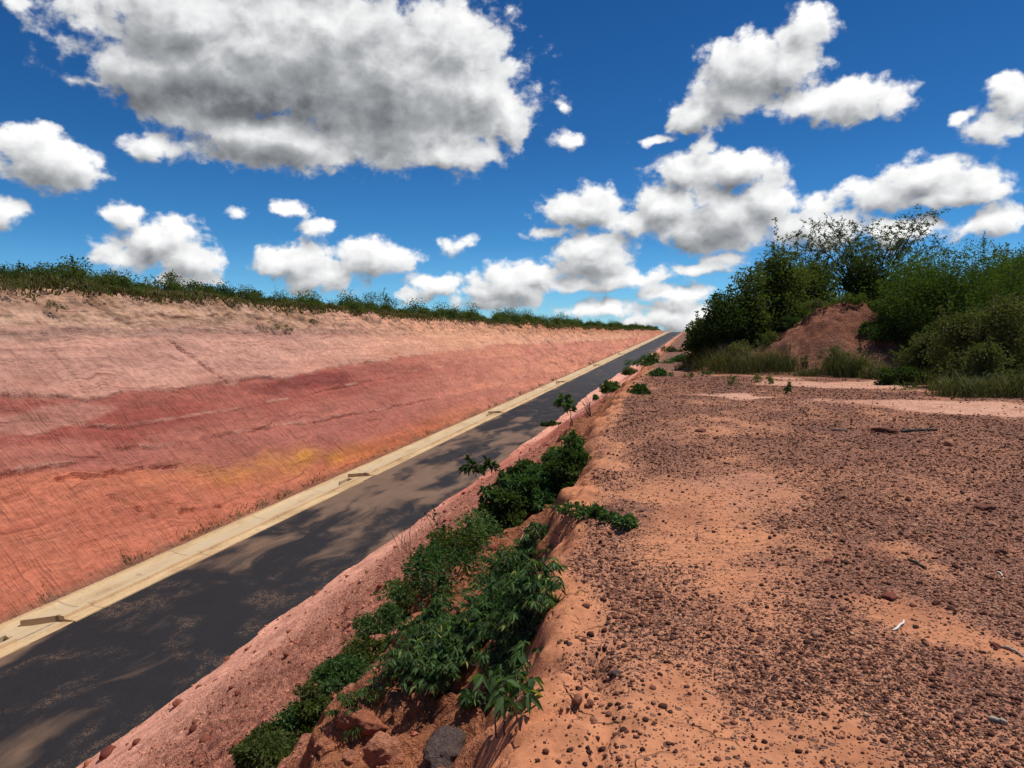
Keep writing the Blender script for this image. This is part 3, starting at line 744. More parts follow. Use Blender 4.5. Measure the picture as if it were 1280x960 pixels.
def shrub(name, loc, rx, ry, h, nl, lL, lW, mat, seed, label=None, cat='bush', group=None, clumps=40, open_=.0, twigs=14, low=.05, trunk=.03, flat=0., lean=(0, 0), parts=('foliage', 'branches'), detail=False, sprays=None, spread=1.0, droop=.15):
    """bush: stems fan out of one base to leaf clumps that fill an uneven dome"""
    r = np.random.default_rng(seed)
    root = empty(name, loc, label, cat, group)
    # clump centres: dome with lobes
    th = r.random(clumps)*2*np.pi; ph = np.arccos(1-r.random(clumps)*(1-low))
    rr = (.45+.55*r.random(clumps)**.45)
    lob = .78+.34*np.sin(th*2+r.random()*6)+.18*np.sin(th*5+r.random()*6)
    C = np.stack([rx*np.cos(th)*np.sin(ph)*rr*lob, ry*np.sin(th)*np.sin(ph)*rr*lob, h*(low+(1-low)*np.cos(ph)*rr*(1-flat*.4*r.random(clumps)))], -1)
    C[:, 0] += lean[0]*C[:, 2]/h; C[:, 1] += lean[1]*C[:, 2]/h
    size = (rx+ry+h)/3*(.20+.18*r.random(clumps))*spread
    fol = Geo(); br = Geo()
    base = np.array([[0, 0, 0.]])
    sub = r.integers(3, 6)
    stems = [np.array([r.normal()*.12*rx, r.normal()*.12*ry, h*.28]) for _ in range(sub)]
    for st in stems:
        br.tube(curve_pts(np.array([r.normal()*.03, r.normal()*.03, -.15]), st, (r.normal()*.1, r.normal()*.1, 0), 5, r), np.linspace(trunk, trunk*.7, 5), 5)
    for i in range(clumps):
        st = stems[int(np.argmin([np.linalg.norm(C[i]-q)+r.random()*rx*.4 for q in stems]))]
        br.tube(curve_pts(st, C[i], (r.normal()*.12*rx, r.normal()*.12*ry, .12*h), 6, r, .02*h), np.linspace(trunk*.55, trunk*.12, 6), 3)
    n1 = int(nl*(.86 if twigs else 1))
    w = size**2; w = w/w.sum()
    ci = r.choice(clumps, n1, p=w)
    off = rand_dirs(n1, r)*(r.random((n1, 1))**(.55))*size[ci][:, None]*np.array([1, 1, .72])
    P = C[ci]+off
    out = unit(off+.35*unit(C[ci])*size[ci][:, None])
    D = unit(out+.8*rand_dirs(n1, r)+np.array([0, 0, -droop]))
    cr = r.random(clumps)
    rnd = np.clip(.55*r.random(n1)+.45*cr[ci], 0, 1)
    keep = P[:, 2] > .02
    P, D, rnd = P[keep], D[keep], rnd[keep]
    fol.leaves(P, D, lL*(.6+.7*r.random(len(P))), lW*(.6+.7*r.random(len(P))), r, rnd, detail=detail)
    if twigs:
        nt_ = min(46, max(4, int(nl*.14/twigs)))
        for i in range(twigs):
            c = C[r.integers(clumps)]
            d = unit(c*np.array([1, 1, 1.1])+np.array([0, 0, .35*h])+r.normal(size=3)*.25*h)
            L = (.22+.26*r.random())*h*.75
            a = c; b_ = c+d*L
            pts = curve_pts(a, b_, (0, 0, .15*L), 7, r, .015*L)
            br.tube(pts, np.linspace(trunk*.25, trunk*.06, 7), 3)
            t = r.random(nt_)**.8*6; k = np.clip(t.astype(int), 0, 5); f = (t-k)[:, None]
            P = pts[k]*(1-f)+pts[k+1]*f+r.normal(size=(nt_, 3))*.03*L
            D = unit(d+1.1*rand_dirs(nt_, r)+np.array([0, 0, -.2]))
            fol.leaves(P, D, lL*(.6+.6*r.random(nt_)), lW*(.6+.6*r.random(nt_)), r, np.clip(r.random(nt_)*.6+.3*r.random(), 0, 1), detail=detail)
    fol.build(parts[0], mat, root); br.build(parts[1], BARK, root)
    return root

def grass_geo(g, P, H, W, r, lean=.45, segs=2, base=.0):
    n = len(P)
    a = r.random(n)*2*np.pi
    D = np.stack([np.cos(a), np.sin(a), 0*a], -1); S = np.stack([-np.sin(a), np.cos(a), 0*a], -1)
    k = (lean*(.3+r.random(n)))[:, None]
    H = H[:, None]; W = np.broadcast_to(W, (n,))[:, None]
    Z = np.array([0, 0, 1.])
    m = P+Z*H*.55+D*H*k*.3; t = P+Z*H*(1-.25*k)+D*H*k
    V = np.stack([P-S*W*.5, P+S*W*.5, m+S*W*.4, m-S*W*.4, t], 1)
    i = np.arange(n)[:, None, None]*5
    rnd = np.clip(base+r.random(n)*(1-base), 0, 1)
    g.add(V.reshape(-1, 3), [(np.array([[0, 1, 2, 3]])[None]+i).reshape(-1, 4), (np.array([[3, 2, 4]])[None]+i).reshape(-1, 3)], np.repeat(rnd, 5))
def tussock(loc, rad, h, n, w, mat, seed, label, group=None, cat='grass tuft', name='grass_tuft', lean=.6):
    r = np.random.default_rng(seed); g = Geo()
    P = np.stack([np.clip(r.normal(size=n)*.42, -.85, .85)*rad, np.clip(r.normal(size=n)*.42, -.85, .85)*rad, 0*np.ones(n)], -1)
    P[:, 2] = ZMV(loc[0]+P[:, 0], loc[1]+P[:, 1])-loc[2]-.03
    grass_geo(g, P, h*(.25+.85*r.random(n)**1.4)*np.exp(-(np.hypot(P[:, 0], P[:, 1])/rad)**2*.5), w, r, lean)
    o = g.build(name, mat); o.location = loc
    return tag(o, label, cat, group)

# ------------------------------------------------------------------ left ridge
def ridge():
    r = np.random.default_rng(21)
    g = Geo()
    n = 52000
    s = 14+(r.random(n)**2.1)*330
    dist = np.hypot(s, 30)
    back = np.abs(r.normal(size=n))*1.7-.25-.9*np.clip(fbm(s*.45, 0*s, 4, 102)+.1, 0, 1)*r.random(n)
    uu = np.interp(s, CS[:, 0], CU[:, KTOP])-back
    zz = np.empty(n)
    idx = np.searchsorted(CS[:, 0], s).clip(1, len(CS)-1)
    Utop = -CU[:, KTOP-14:]; Zt = CZ[:, KTOP-14:]
    for i in np.unique(idx):
        q = idx == i; zz[q] = np.interp(-uu[q], Utop[i], Zt[i])
    P = np.stack([uu, s, zz-.03], -1)
    tall = np.clip(.75+.9*fbm(s*.16, back*.5, 3, 101), .2, 1.6)
    hgt = (.24+.50*r.random(n))*tall*np.interp(back, [-.3, 0, .6, 3], [.45, .7, 1.0, 1.15])
    grass_geo(g, P, hgt, .022+.0009*dist, r, .6)
    o = g.build('grass', L_GRASS)
    tag(o, 'yellow green grass fringing the top of the cut', 'grass', kind='stuff')
    g = Geo(); n = 2600
    s = 14+(r.random(n)**1.6)*120; cl = fbm(s*.5, 0*s, 4, 130)
    q = cl > .16; s = s[q]; n = len(s)
    P = np.stack([-20.12-np.abs(r.normal(size=n))*.16, s, zroad(s)+.12], -1); P[:, 2] += np.clip(-20.12-P[:, 0], 0, 1)
    grass_geo(g, P, .06+.16*r.random(n), .012+.0007*s, r, .9)
    tag(g.build('grass', L_GRASS), 'thin dry grass along the outer lip of the drain', 'grass', kind='stuff')
    protos = []
    spec = [(1.0, 1.2, 1500, .15, .085, L_DARK), (1.4, 1.5, 2200, .16, .09, L_DARK), (.9, 1.0, 1200, .14, .08, L_MID), (1.6, 1.7, 2600, .17, .09, L_DARK), (1.2, 1.4, 1700, .15, .085, L_MID)]
    words = ['small round dark shrub', 'wide dark shrub with a rough outline', 'low mid green shrub', 'tall dark bushy shrub', 'loose mid green shrub']
    cnt = {}
    def put(k, s, back, sc_, label=None, group='bushes along the ridge above the cut'):
        u, z = top_at(s, back)
        if cnt.get(k, 0) == 0:
            rx, h, nl, lL, lW, mt = spec[k]
            o = shrub('ridge_bush', (0, 0, 0), rx, rx, h, nl, lL, lW, mt, 300+k, None, 'bush', None, clumps=22, twigs=2, trunk=.025, spread=1.45, low=0)
            protos.append((k, o)); cnt[k] = 1
        else:
            o = copy_tree(dict(protos)[k]); cnt[k] += 1
        o.location = (u, s, z-.1); o.rotation_euler = (0, 0, r.random()*6.28); o.scale = (sc_*(.9+.3*r.random()),)*2+(sc_,)
        tag(o, label or words[k]+' in the row along the top of the cut', 'bush', group)
        return o
    s = 19.5
    while s < 335:
        d = math.hypot(s, 30)
        k = int(r.integers(0, 5))
        put(k, s, .8+r.random()*2.6, (.40+.55*r.random()**1.6)*np.interp(s, [15, 40, 80, 140, 330], [.75, .9, 1.15, 1.35, 1.6]))
        if r.random() < .6: put(int(r.integers(0, 5)), s+.5, 3.2+r.random()*3.5, (.6+.5*r.random())*np.interp(s, [15, 40, 80, 140, 330], [.8, .95, 1.2, 1.4, 1.6]))
        s += np.interp(s, [15, 60, 150, 330], [.75, 1.3, 2.8, 4.5])*(.6+.8*r.random())
    # the ones that stand out against the sky
    def solo(x, ytop, back, label, rx, nl, seed, mat, name='ridge_bush', cat='bush', **kw):
        d = ray(x, ytop)
        # where the sight line passes over the edge line, 'back' metres behind it
        best = min(np.arange(15, 330, .1), key=lambda s_: abs(math.atan2(d[0], d[1])-math.atan2(top_at(s_, back)[0], s_)))
        u, z = top_at(best, back)
        zt = 1.6+d[2]/math.hypot(d[0], d[1])*math.hypot(u, best)
        return shrub(name, (u, best, z-.1), rx, rx, max(.8, zt-z), nl, .13, .07, mat, seed, label, cat, **kw)
    solo(88, 323, 2.0, 'largest dark bush on the left end of the ridge, standing above its neighbours', 1.7, 3200, 401, L_DARK, clumps=34, twigs=16, flat=.4)
    solo(55, 330, 2.6, 'dark spreading bush just left of the largest bush on the ridge', 1.3, 1900, 402, L_DARK, clumps=22, twigs=10)
    solo(24, 326, 3.0, 'thin loose sapling at the left end of the ridge', .9, 420, 403, L_MID, 'ridge_sapling', 'sapling', clumps=9, twigs=8)
    solo(4, 330, 2.0, 'dark bush cut by the left edge of the photo', .9, 900, 404, L_DARK, clumps=14)
    solo(212, 340, 3.0, 'dark low bush under the puffy cloud on the left', 1.2, 1500, 405, L_DARK, clumps=18)
    solo(347, 350, 3.0, 'thin sapling poking above the ridge between two clouds', .5, 160, 406, L_DARK, 'ridge_sapling', 'sapling', clumps=6, twigs=6)
    solo(466, 362, 4.0, 'flat topped little tree on the middle of the ridge', 2.2, 1500, 407, L_MID, 'ridge_tree', 'tree', clumps=22, flat=.9, low=.35, twigs=8, parts=('crown', 'trunk'))
    solo(640, 384, 5.0, 'open crowned little tree leaning over the far ridge', 2.4, 800, 408, L_DARK, 'ridge_tree', 'tree', clumps=16, flat=.7, low=.5, twigs=10, parts=('crown', 'trunk'))
    solo(706, 388, 4.0, 'lone sapling with a bent top far along the ridge', 1.4, 320, 409, L_DARK, 'ridge_sapling', 'sapling', clumps=9, twigs=6, low=.3)
    solo(490, 372, 2.0, 'bushy green shrub beside the flat topped tree', 2.0, 1500, 410, L_MID, clumps=20)
    # scrub hanging on the upper face
    for i, (x, y, rx, h) in enumerate([(338, 410, 1.1, .55), (357, 412, .6, .4), (70, 383, .5, .35), (20, 360, .9, .5), (120, 365, .8, .4), (392, 402, .5, .3), (590, 398, .5, .4)]):
        d = ray(x, y)
        t = (-20.02+7.4-1.6+0)/(d[2]-G*d[1]+d[0]) ; t = (-20.02*1.0-9.0)/(d[2]-G*d[1]+d[0]) if False else (-20.02-9.0+0)/(d[2]-G*d[1]+d[0])
        t = (-20.02*1.0 - (1.6+7.4)*1.0)/(d[2]-G*d[1]+d[0])
        p = CAM+d*t
        lab = ['grey dry scrub patch clinging to the bench line of the cut', 'small scrub tuft just right of the grey patch on the bench line', 'tuft of scrub hanging below the grass over the yellow gully', 'straggling scrub below the grass at the left edge of the photo', 'green scrub hanging under the largest ridge bush', 'small tuft on the upper cut face', 'small tuft under the far grass fringe'][i]
        shrub('cliff_scrub', tuple(p+np.array([.0, 0, -.1])), rx, rx, h, int(500*rx), .09, .045, L_OLIVE, 430+i, lab, 'scrub', 'scrub on the cut face', clumps=10, twigs=5, trunk=.012)
ridge()

# ------------------------------------------------------------------ mound and its bushes (right)
def mound():
    c = np.array([5.3, 37.5]); n = 160
    gx, gy = np.meshgrid(np.linspace(-8, 8, n), np.linspace(-8, 8, n), indexing='ij')
    a = np.hypot(gx/1.02, gy)
    core = 3.1*np.exp(-(np.abs(gx-1.0)/2.5)**2.6-(np.abs(gy-.6)/2.8)**2)+1.3*np.exp(-((gx+2.2)/2.2)**2-((gy-.4)/2.3)**2)+1.0*np.exp(-((gx+4.8)/1.8)**2-((gy-.6)/2.2)**2)+1.5*np.exp(-((gx-4.4)/2.2)**2-((gy-.5)/2.6)**2)
    z = core+.5*fbm(gx*.7, gy*.7, 4, 111)*np.clip(core, 0, 1)-.36*np.abs(fbm(gx*1.2, gy*1.2, 3, 112))*np.clip(core*1.5, 0, 1)+.08*fbm(gx*3.5, gy*3.5, 3, 114)*np.clip(core*2, 0, 1)
    base = ground_full(gx+c[0], gy+c[1])
    z = z+base-.12-.3*sstep(5.5, 7.5, a)
    V = np.stack([gx, gy, z], -1).reshape(-1, 3)
    i = np.arange(n*n).reshape(n, n)
    F = np.stack([i[:-1, :-1], i[1:, :-1], i[1:, 1:], i[:-1, 1:]], -1).reshape(-1, 4)
    q = fbm(gx*.8, gy*.8, 4, 113).ravel()
    cl = mix(np.array([.42, .175, .10]), np.array([.28, .115, .07]), sstep(-.3, .3, q)[:, None])
    cl = mix(cl, np.array([.38, .20, .12]), (sstep(2.2, .6, core.ravel())*.5)[:, None])
    o = mesh_obj('dirt_mound', V, F, SOIL, attrs={'gravel': np.full(n*n, .12), 'rough': np.full(n*n, .999)}, colors=cl)
    o.location = (c[0], c[1], 0)
    tag(o, 'heap of reddish brown earth half hidden among dark bushes', 'mound')
    def zm(x, y):
        ix = int(np.clip((x-c[0]+8)/16*(n-1), 0, n-1)); iy = int(np.clip((y-c[1]+8)/16*(n-1), 0, n-1))
        return max(float(z[ix, iy]), gz(x, y)) if abs(x-c[0]) < 8 and abs(y-c[1]) < 8 else gz(x, y)
    def zv(x, y):
        ix = np.clip((x-c[0]+8)/16*(n-1), 0, n-1).astype(int); iy = np.clip((y-c[1]+8)/16*(n-1), 0, n-1).astype(int)
        g_ = ground_full(x, y)
        return np.where((np.abs(x-c[0]) < 8) & (np.abs(y-c[1]) < 8), np.maximum(z[ix, iy], g_), g_)
    return zm, zv
ZM, ZMV = mound()
def hit_m(x, y):
    d = ray(x, y)
    t = np.arange(20, 45, .03); p = CAM+np.outer(t, d)
    b = p[:, 2] < ZMV(p[:, 0], p[:, 1])
    if b.any(): return p[int(np.argmax(b))]
    gap = p[:, 2]-ZMV(p[:, 0], p[:, 1]); k = int(np.argmin(gap))
    return np.array([p[k, 0], p[k, 1], ZM(p[k, 0], p[k, 1])])
    return hit(x, y)
def plant(x, ytop, depth, rx, ry, label, nl, lL, lW, mat, seed, name='bush', cat='bush', minh=.5, h=None, **kw):
    """a bush seen at column x whose top reaches row ytop, that many metres away"""
    p = depth_pt(x, ytop, depth)
    z0 = ZM(p[0], p[1])
    hh = max(minh, p[2]-z0) if h is None else h
    return shrub(name, (p[0], p[1], z0-.08), rx, ry, hh, nl, lL, lW, mat, seed, label, cat, **kw)
def open_tree():
    r = np.random.default_rng(506)
    p = depth_pt(1085, 300, 42.5); z0 = ZM(p[0], p[1])
    root = empty('open_tree', (p[0], p[1], z0), 'wide open crowned tree whose thin branches show sky, behind the mound', 'tree')
    st = Geo(); fol = Geo(); base = np.array([0, 0, -.1])
    fork = np.array([.1, 0, max(1.2, p[2]-z0-4.0)])
    st.tube(curve_pts(base, fork, (.1, 0, 0), 5, r), np.linspace(.14, .11, 5), 6)
    tips = [(968, 312), (985, 300), (1000, 292), (1018, 285), (1035, 281), (1052, 292), (1070, 284), (1090, 287), (1105, 292), (1128, 284), (1145, 276), (1160, 268), (1168, 276), (1150, 295), (1175, 305), (1120, 305), (1010, 310), (1045, 308), (1080, 306), (1190, 315), (990, 318), (1060, 300), (1100, 312)]
    for (x, y) in tips:
        q = depth_pt(x, y, 42.5+r.normal()*1.2)-np.array([p[0], p[1], z0])
        pts = curve_pts(fork, q, (0, 0, 1.1*r.random()+.5), 12, r, .05)
        st.tube(pts, np.linspace(.06, .012, 12), 4)
        for k in range(5, 12):
            for _ in range(3):
                d = unit(r.normal(size=3)*np.array([1, .9, .45])+.5*unit(q)); L = .45+.65*r.random()
                w_ = curve_pts(pts[k], pts[k]+d*L, (0, 0, .12), 5, r, .02); st.tube(w_, np.linspace(.012, .004, 5), 3)
                m = 17
                t = r.random(m)*4; P = np.stack([np.interp(t, np.arange(5), w_[:, j]) for j in range(3)], -1)+r.normal(size=(m, 3))*.05
                fol.leaves(P, unit(d+.9*rand_dirs(m, r)+np.array([0, 0, -.3])), .15*(.6+.7*r.random(m)), .075*(.6+.7*r.random(m)), r, np.clip(.6*r.random(m)+.3*r.random(), 0, 1))
    fol.build('crown', L_DARK, root); st.build('trunk', BARK, root)
def right_bushes():
    plant(972, 314, 38.0, 1.5, 1.3, 'tall dark bush on the left shoulder of the earth mound', 21000, .17, .095, L_DARK, 501, spread=1.25, clumps=64, twigs=30, low=.02)
    plant(938, 340, 36.9, 1.4, 1.2, 'broad dark bush on the left part of the earth mound', 19000, .16, .09, L_DARK, 502, spread=1.25, clumps=60, twigs=30, low=0)
    plant(903, 368, 36.4, 1.15, 1.1, 'bush on the left end of the mound, nearest the road', 12000, .16, .085, L_MID, 503, spread=1.25, clumps=44, twigs=30, low=0)
    plant(877, 394, 37.2, .9, .9, 'small bush hanging over the road side of the mound', 6500, .15, .08, L_DARK, 520, spread=1.2, clumps=28, twigs=24, low=0)
    plant(990, 372, 36.6, .8, .8, 'small dark bush on the mound, under its tall left bush', 5500, .14, .075, L_DARK, 522, spread=1.2, clumps=26, twigs=42, low=0)
    plant(1012, 318, 41.5, 1.9, 1.8, 'dark bush standing behind the left part of the mound crest', 21000, .17, .10, L_DARK, 504, spread=1.15, clumps=46, twigs=24)
    plant(1075, 318, 42.5, 2.6, 1.8, 'dense dark bush under the open crowned tree', 26000, .18, .10, L_DARK, 505, spread=1.2, clumps=56, twigs=36, low=0)
    plant(1135, 330, 43, 2.4, 1.8, 'dense dark bush right of the open crowned tree', 20000, .18, .10, L_DARK, 521, spread=1.2, clumps=50, twigs=36, low=0)
    open_tree()
    plant(1135, 368, 35, 1.4, 1.4, 'dark bush against the right side of the mound', 14949, 0.153, 0.087, L_DARK, 507, spread=1.2, clumps=46, twigs=18, low=0)
    plant(1105, 400, 33, .9, .9, 'small dark bush in front of the right side of the mound', 7359, 0.142, 0.080, L_DARK, 508, spread=1.2, clumps=28, twigs=12, low=0)
    plant(1150, 325, 33, 2.4, 2.0, 'feathery green bush right of the mound', 27599, 0.142, 0.043, L_FEATHER, 509, spread=1.2, clumps=60, twigs=22, low=.02)
    plant(1205, 312, 32, 2.4, 2.0, 'highest feathery green bush, in the middle of the right thicket', 27599, 0.142, 0.043, L_FEATHER, 510, spread=1.2, clumps=60, twigs=22, low=.02)
    plant(1265, 325, 30, 2.2, 2.0, 'feathery green bush at the right edge of the photo', 23000, 0.142, 0.043, L_FEATHER, 511, spread=1.2, clumps=54, twigs=16, low=.02)
    plant(1262, 302, 46, 2.6, 2.4, 'dark flat topped tree behind the right thicket', 16099, 0.189, 0.116, L_DARK, 512, 'dark_tree', 'tree', spread=1.2, clumps=46, low=.3, flat=.6, twigs=16, trunk=.1, parts=('crown', 'trunk'))
    plant(1190, 335, 44, 3.0, 2.2, 'dark bush filling the gap behind the feathery bushes', 16099, 0.189, 0.102, L_DARK, 513, spread=1.2, clumps=40, twigs=14)
    plant(1330, 315, 40, 3.0, 2.4, 'dark bush beyond the right edge of the thicket', 11500, 0.189, 0.102, L_DARK, 514, spread=1.2, clumps=36, twigs=8)
    plant(1165, 418, 26, 1.1, 1.0, 'light green bush with long fronds in front of the thicket', 11959, 0.130, 0.051, L_OLIVE, 515, spread=1.2, clumps=34, twigs=26, low=0, droop=.5)
    plant(1215, 378, 23.5, 1.0, 1.0, 'olive bush with pale dead tips at the right of the sand', 11959, 0.118, 0.051, L_OLIVE, 516, spread=1.2, clumps=36, twigs=26, low=0, droop=.4)
    plant(1262, 372, 22.5, 1.2, 1.1, 'olive bush at the right edge of the photo, behind the grass', 14949, 0.118, 0.051, L_OLIVE, 517, spread=1.2, clumps=40, twigs=22, low=0, droop=.4)
    plant(1235, 430, 21.2, .9, .8, 'low olive bush nearest the sand on the right', 8740, 0.106, 0.046, L_OLIVE, 518, spread=1.2, clumps=30, twigs=18, low=0)
    plant(1130, 455, 25.5, .8, .6, 'low dark bush spilling over the back of the sand', 5979, 0.106, 0.058, L_MID, 519, spread=1.2, clumps=22, twigs=14, low=0)
    for i, (x, y, rx, h, n, m_, lab) in enumerate([(962, 430, .8, .7, 1500, L_OLIVE, 'dry olive shrub low on the left face of the mound'), (990, 405, .6, .6, 1100, L_MID, 'small green shrub halfway up the left face of the mound'), (1022, 385, .5, .5, 800, L_OLIVE, 'small olive shrub high on the left face of the mound'), (1062, 368, .9, .5, 1500, L_DARK, 'low dark shrub on the crest of the mound'), (1096, 390, .8, .7, 1800, L_DARK, 'dark shrub on the right shoulder of the mound'), (1100, 425, .8, .8, 1800, L_MID, 'green shrub on the right face of the mound'), (1045, 448, .6, .5, 900, L_OLIVE, 'dry shrub at the foot of the mound, between the tussocks'), (925, 440, .8, .6, 1300, L_OLIVE, 'dry olive shrub at the left end of the mound face'), (1000, 455, .7, .4, 800, L_OLIVE, 'dry low shrub at the middle of the mound foot')]):
        p = hit_m(x, y)
        shrub('mound_shrub', (p[0], p[1], p[2]-.06), rx, rx, h, n, .12, .045, m_, 590+i, lab, 'shrub', 'shrubs growing on the mound', clumps=20, twigs=14, low=0, trunk=.014)
    r = np.random.default_rng(77)
    T = [(905, 462, .9, 'left end of the mound foot', 1.6), (940, 463, .9, 'left part of the mound foot', 1.7), (975, 462, .8, 'middle of the mound foot', 1.4), (880, 455, .7, 'corner between the mound and the slope', 1.2), (1050, 468, .8, 'right foot of the mound', 1.9), (1075, 472, .7, 'right foot of the mound beside the dark bush', 1.7), (1100, 474, .6, 'back edge of the sand', 1.1), (1150, 480, .7, 'back edge of the sand below the fronds', 1.0), (1205, 497, .7, 'right rim of the sand', 1.0), (1240, 506, .6, 'right rim of the sand by the gravel', .95), (1268, 500, .7, 'right edge of the photo beside the gravel', 1.1), (1185, 488, .5, 'right rim of the sand in front of the fronds', .7), (1010, 470, .5, 'bare foot of the mound', .5), (865, 440, .7, 'bank edge below the leftmost bush', 1.0)]
    for i, (x, y, rad, where, h) in enumerate(T):
        p = hit_m(x, y)
        tussock((p[0], p[1], ZM(p[0], p[1])), rad*1.4, h*.85, 750, .018, L_GREENGRASS if i % 3 else L_GRASS, 540+i, 'tall olive grass tussock at the '+where, 'grass tussocks round the mound and the sand')
    S = [(915, 482, .22, .42, 'small upright green plant on the sand, left of a pair'), (945, 478, .28, .38, 'loose green plant on the sand in front of the mound'), (985, 492, .1, .30, 'thin stalked weed on the sand'), (962, 480, .2, .3, 'low green plant right of the loose plant on the sand'), (1135, 487, .5, .25, 'creeping green plant on the right part of the sand'), (885, 470, .25, .25, 'small weed on the bank edge left of the sand'), (862, 472, .35, .3, 'low green weed beside the bank edge')]
    for i, (x, y, rx, h, lab) in enumerate(S):
        p = hit(x, y)
        shrub('sand_plant', (p[0], p[1], p[2]), rx, rx, h, 220, .085, .03, L_YOUNG if i in (0, 1, 3) else L_MID, 560+i, lab, 'plant', 'small plants on the sand', clumps=9, twigs=5, trunk=.006)
    # bare stalks
    for i, (x, y, h, lab) in enumerate([(1095, 498, .75, 'tall bare stalk standing in the sand'), (1088, 512, .35, 'short bent stalk left of the tall stalk')]):
        p = hit(x, y); g = Geo()
        g.tube(curve_pts(np.array([0, 0, -.03]), np.array([.05, 0, h]), (.03, 0, 0), 6, r), np.linspace(.007, .003, 6), 4)
        g.tube(curve_pts(np.array([0.01, 0, h*.3]), np.array([.16, 0, h*.55]), (0, 0, .02), 4, r), .003, 3)
        o = g.build('dry_stalk', DRYT); o.location = p
        tag(o, lab, 'stalk', 'dry stalks on the sand')
right_bushes()
#@@NEAR

# ------------------------------------------------------------------ stones and gravel
def stone_material(name, stops, bump=.6, bd=.006):
    m, nt, b, out = new_mat(name); N = NT(nt)
    tc = N.n('ShaderNodeTexCoord').outputs['Object']
    oi = N.n('ShaderNodeObjectInfo').outputs['Random']
    rnd = N.math('FRACT', N.math('ADD', N.attr('rnd'), oi))
    n = N.noise(tc, 30, 5, .65); n2 = N.noise(tc, 120, 3, .6)
    c = N.ramp(rnd, stops)
    c = N.mixc(1.0, c, N.ramp(n, [(.3, (.58, .54, .54)), (.65, (1.28, 1.2, 1.14))]), 'MULTIPLY')
    nt.links.new(c, b.inputs['Base Color'])
    nt.links.new(N.bump(N.math('ADD', n, N.math('MULTIPLY', n2, .4)), bump, bd), b.inputs['Normal'])
    b.inputs['Roughness'].default_value = .9; b.inputs['Specular IOR Level'].default_value = .08
    return m
IRON = stone_material('ironstone', [(0, (.06, .028, .021)), (.25, (.10, .044, .032)), (.5, (.16, .068, .046)), (.72, (.25, .105, .065)), (.9, (.36, .175, .105)), (1, (.52, .32, .20))])
REDROCK = stone_material('red_rock', [(0, (.14, .045, .035)), (.5, (.20, .065, .045)), (1, (.28, .10, .065))])
EARTHROCK = stone_material('earth_lump', [(0, (.40, .15, .085)), (.5, (.47, .19, .105)), (1, (.52, .23, .14))], 1.0, .03)
GREYROCK = stone_material('grey_conglomerate', [(0, (.13, .095, .085)), (.5, (.17, .125, .11)), (1, (.22, .16, .13))], 1.0, .035)

def ico(sub):
    import bmesh
    bm = bmesh.new(); bmesh.ops.create_icosphere(bm, subdivisions=sub, radius=1)
    V = np.array([v.co[:] for v in bm.verts]); F = np.array([[v.index for v in f.verts] for f in bm.faces]); bm.free()
    return V, F
ICO = {k: ico(k) for k in (1, 2, 3, 4)}
def stone_shape(sub, r, rough=.28, flat=(.6, .9), facets=5):
    V, F = ICO[sub]
    V = V.copy()
    # chop by random planes -> angular, then noise
    for _ in range(facets):
        n = unit(r.normal(size=3)); h = .62+.25*r.random()
        d = V@n; V = V-np.clip(d-h, 0, None)[:, None]*n
    q = r.random()*50
    V = V*(1+rough*fbm(V[:, 0]*1.3+q+V[:, 2]*.7, V[:, 1]*1.3-V[:, 2]*.9, 3, int(q)))[:, None]
    if sub > 3: V = V*(1+.16*fbm(V[:, 0]*3+q, V[:, 1]*3+V[:, 2]*3, 4, 9)-.10*np.abs(fbm(V[:, 0]*6+q, V[:, 1]*5+V[:, 2]*6, 3, 19)))[:, None]
    if sub > 2: V = V*(1+.10*fbm(V[:, 0]*4+V[:, 2]*3+q, V[:, 1]*4-V[:, 2]*2, 3, 5))[:, None]
    V = V*np.array([1, .7+.3*r.random(), flat[0]+(flat[1]-flat[0])*r.random()])
    return V, F
def rock(name, loc, size, mat, seed, label, cat='rock', group=None, sub=3, flat=(.55, .85), sink=.25, rz=None, stretch=None, **kw):
    r = np.random.default_rng(seed)
    V, F = stone_shape(sub, r, flat=flat, **kw)
    if stretch is not None: V = V*np.array(stretch)
    a = r.random()*6.28 if rz is None else rz
    c, s_ = math.cos(a), math.sin(a)
    V = V@np.array([[c, s_, 0], [-s_, c, 0], [0, 0, 1]])*size
    V[:, 2] += size*.55*(1-2*sink)*.6
    o = mesh_obj(name, V, F, mat, None, {'rnd': np.full(len(V), r.random()*.2)}, True)
    o.location = loc
    return tag(o, label, cat, group)

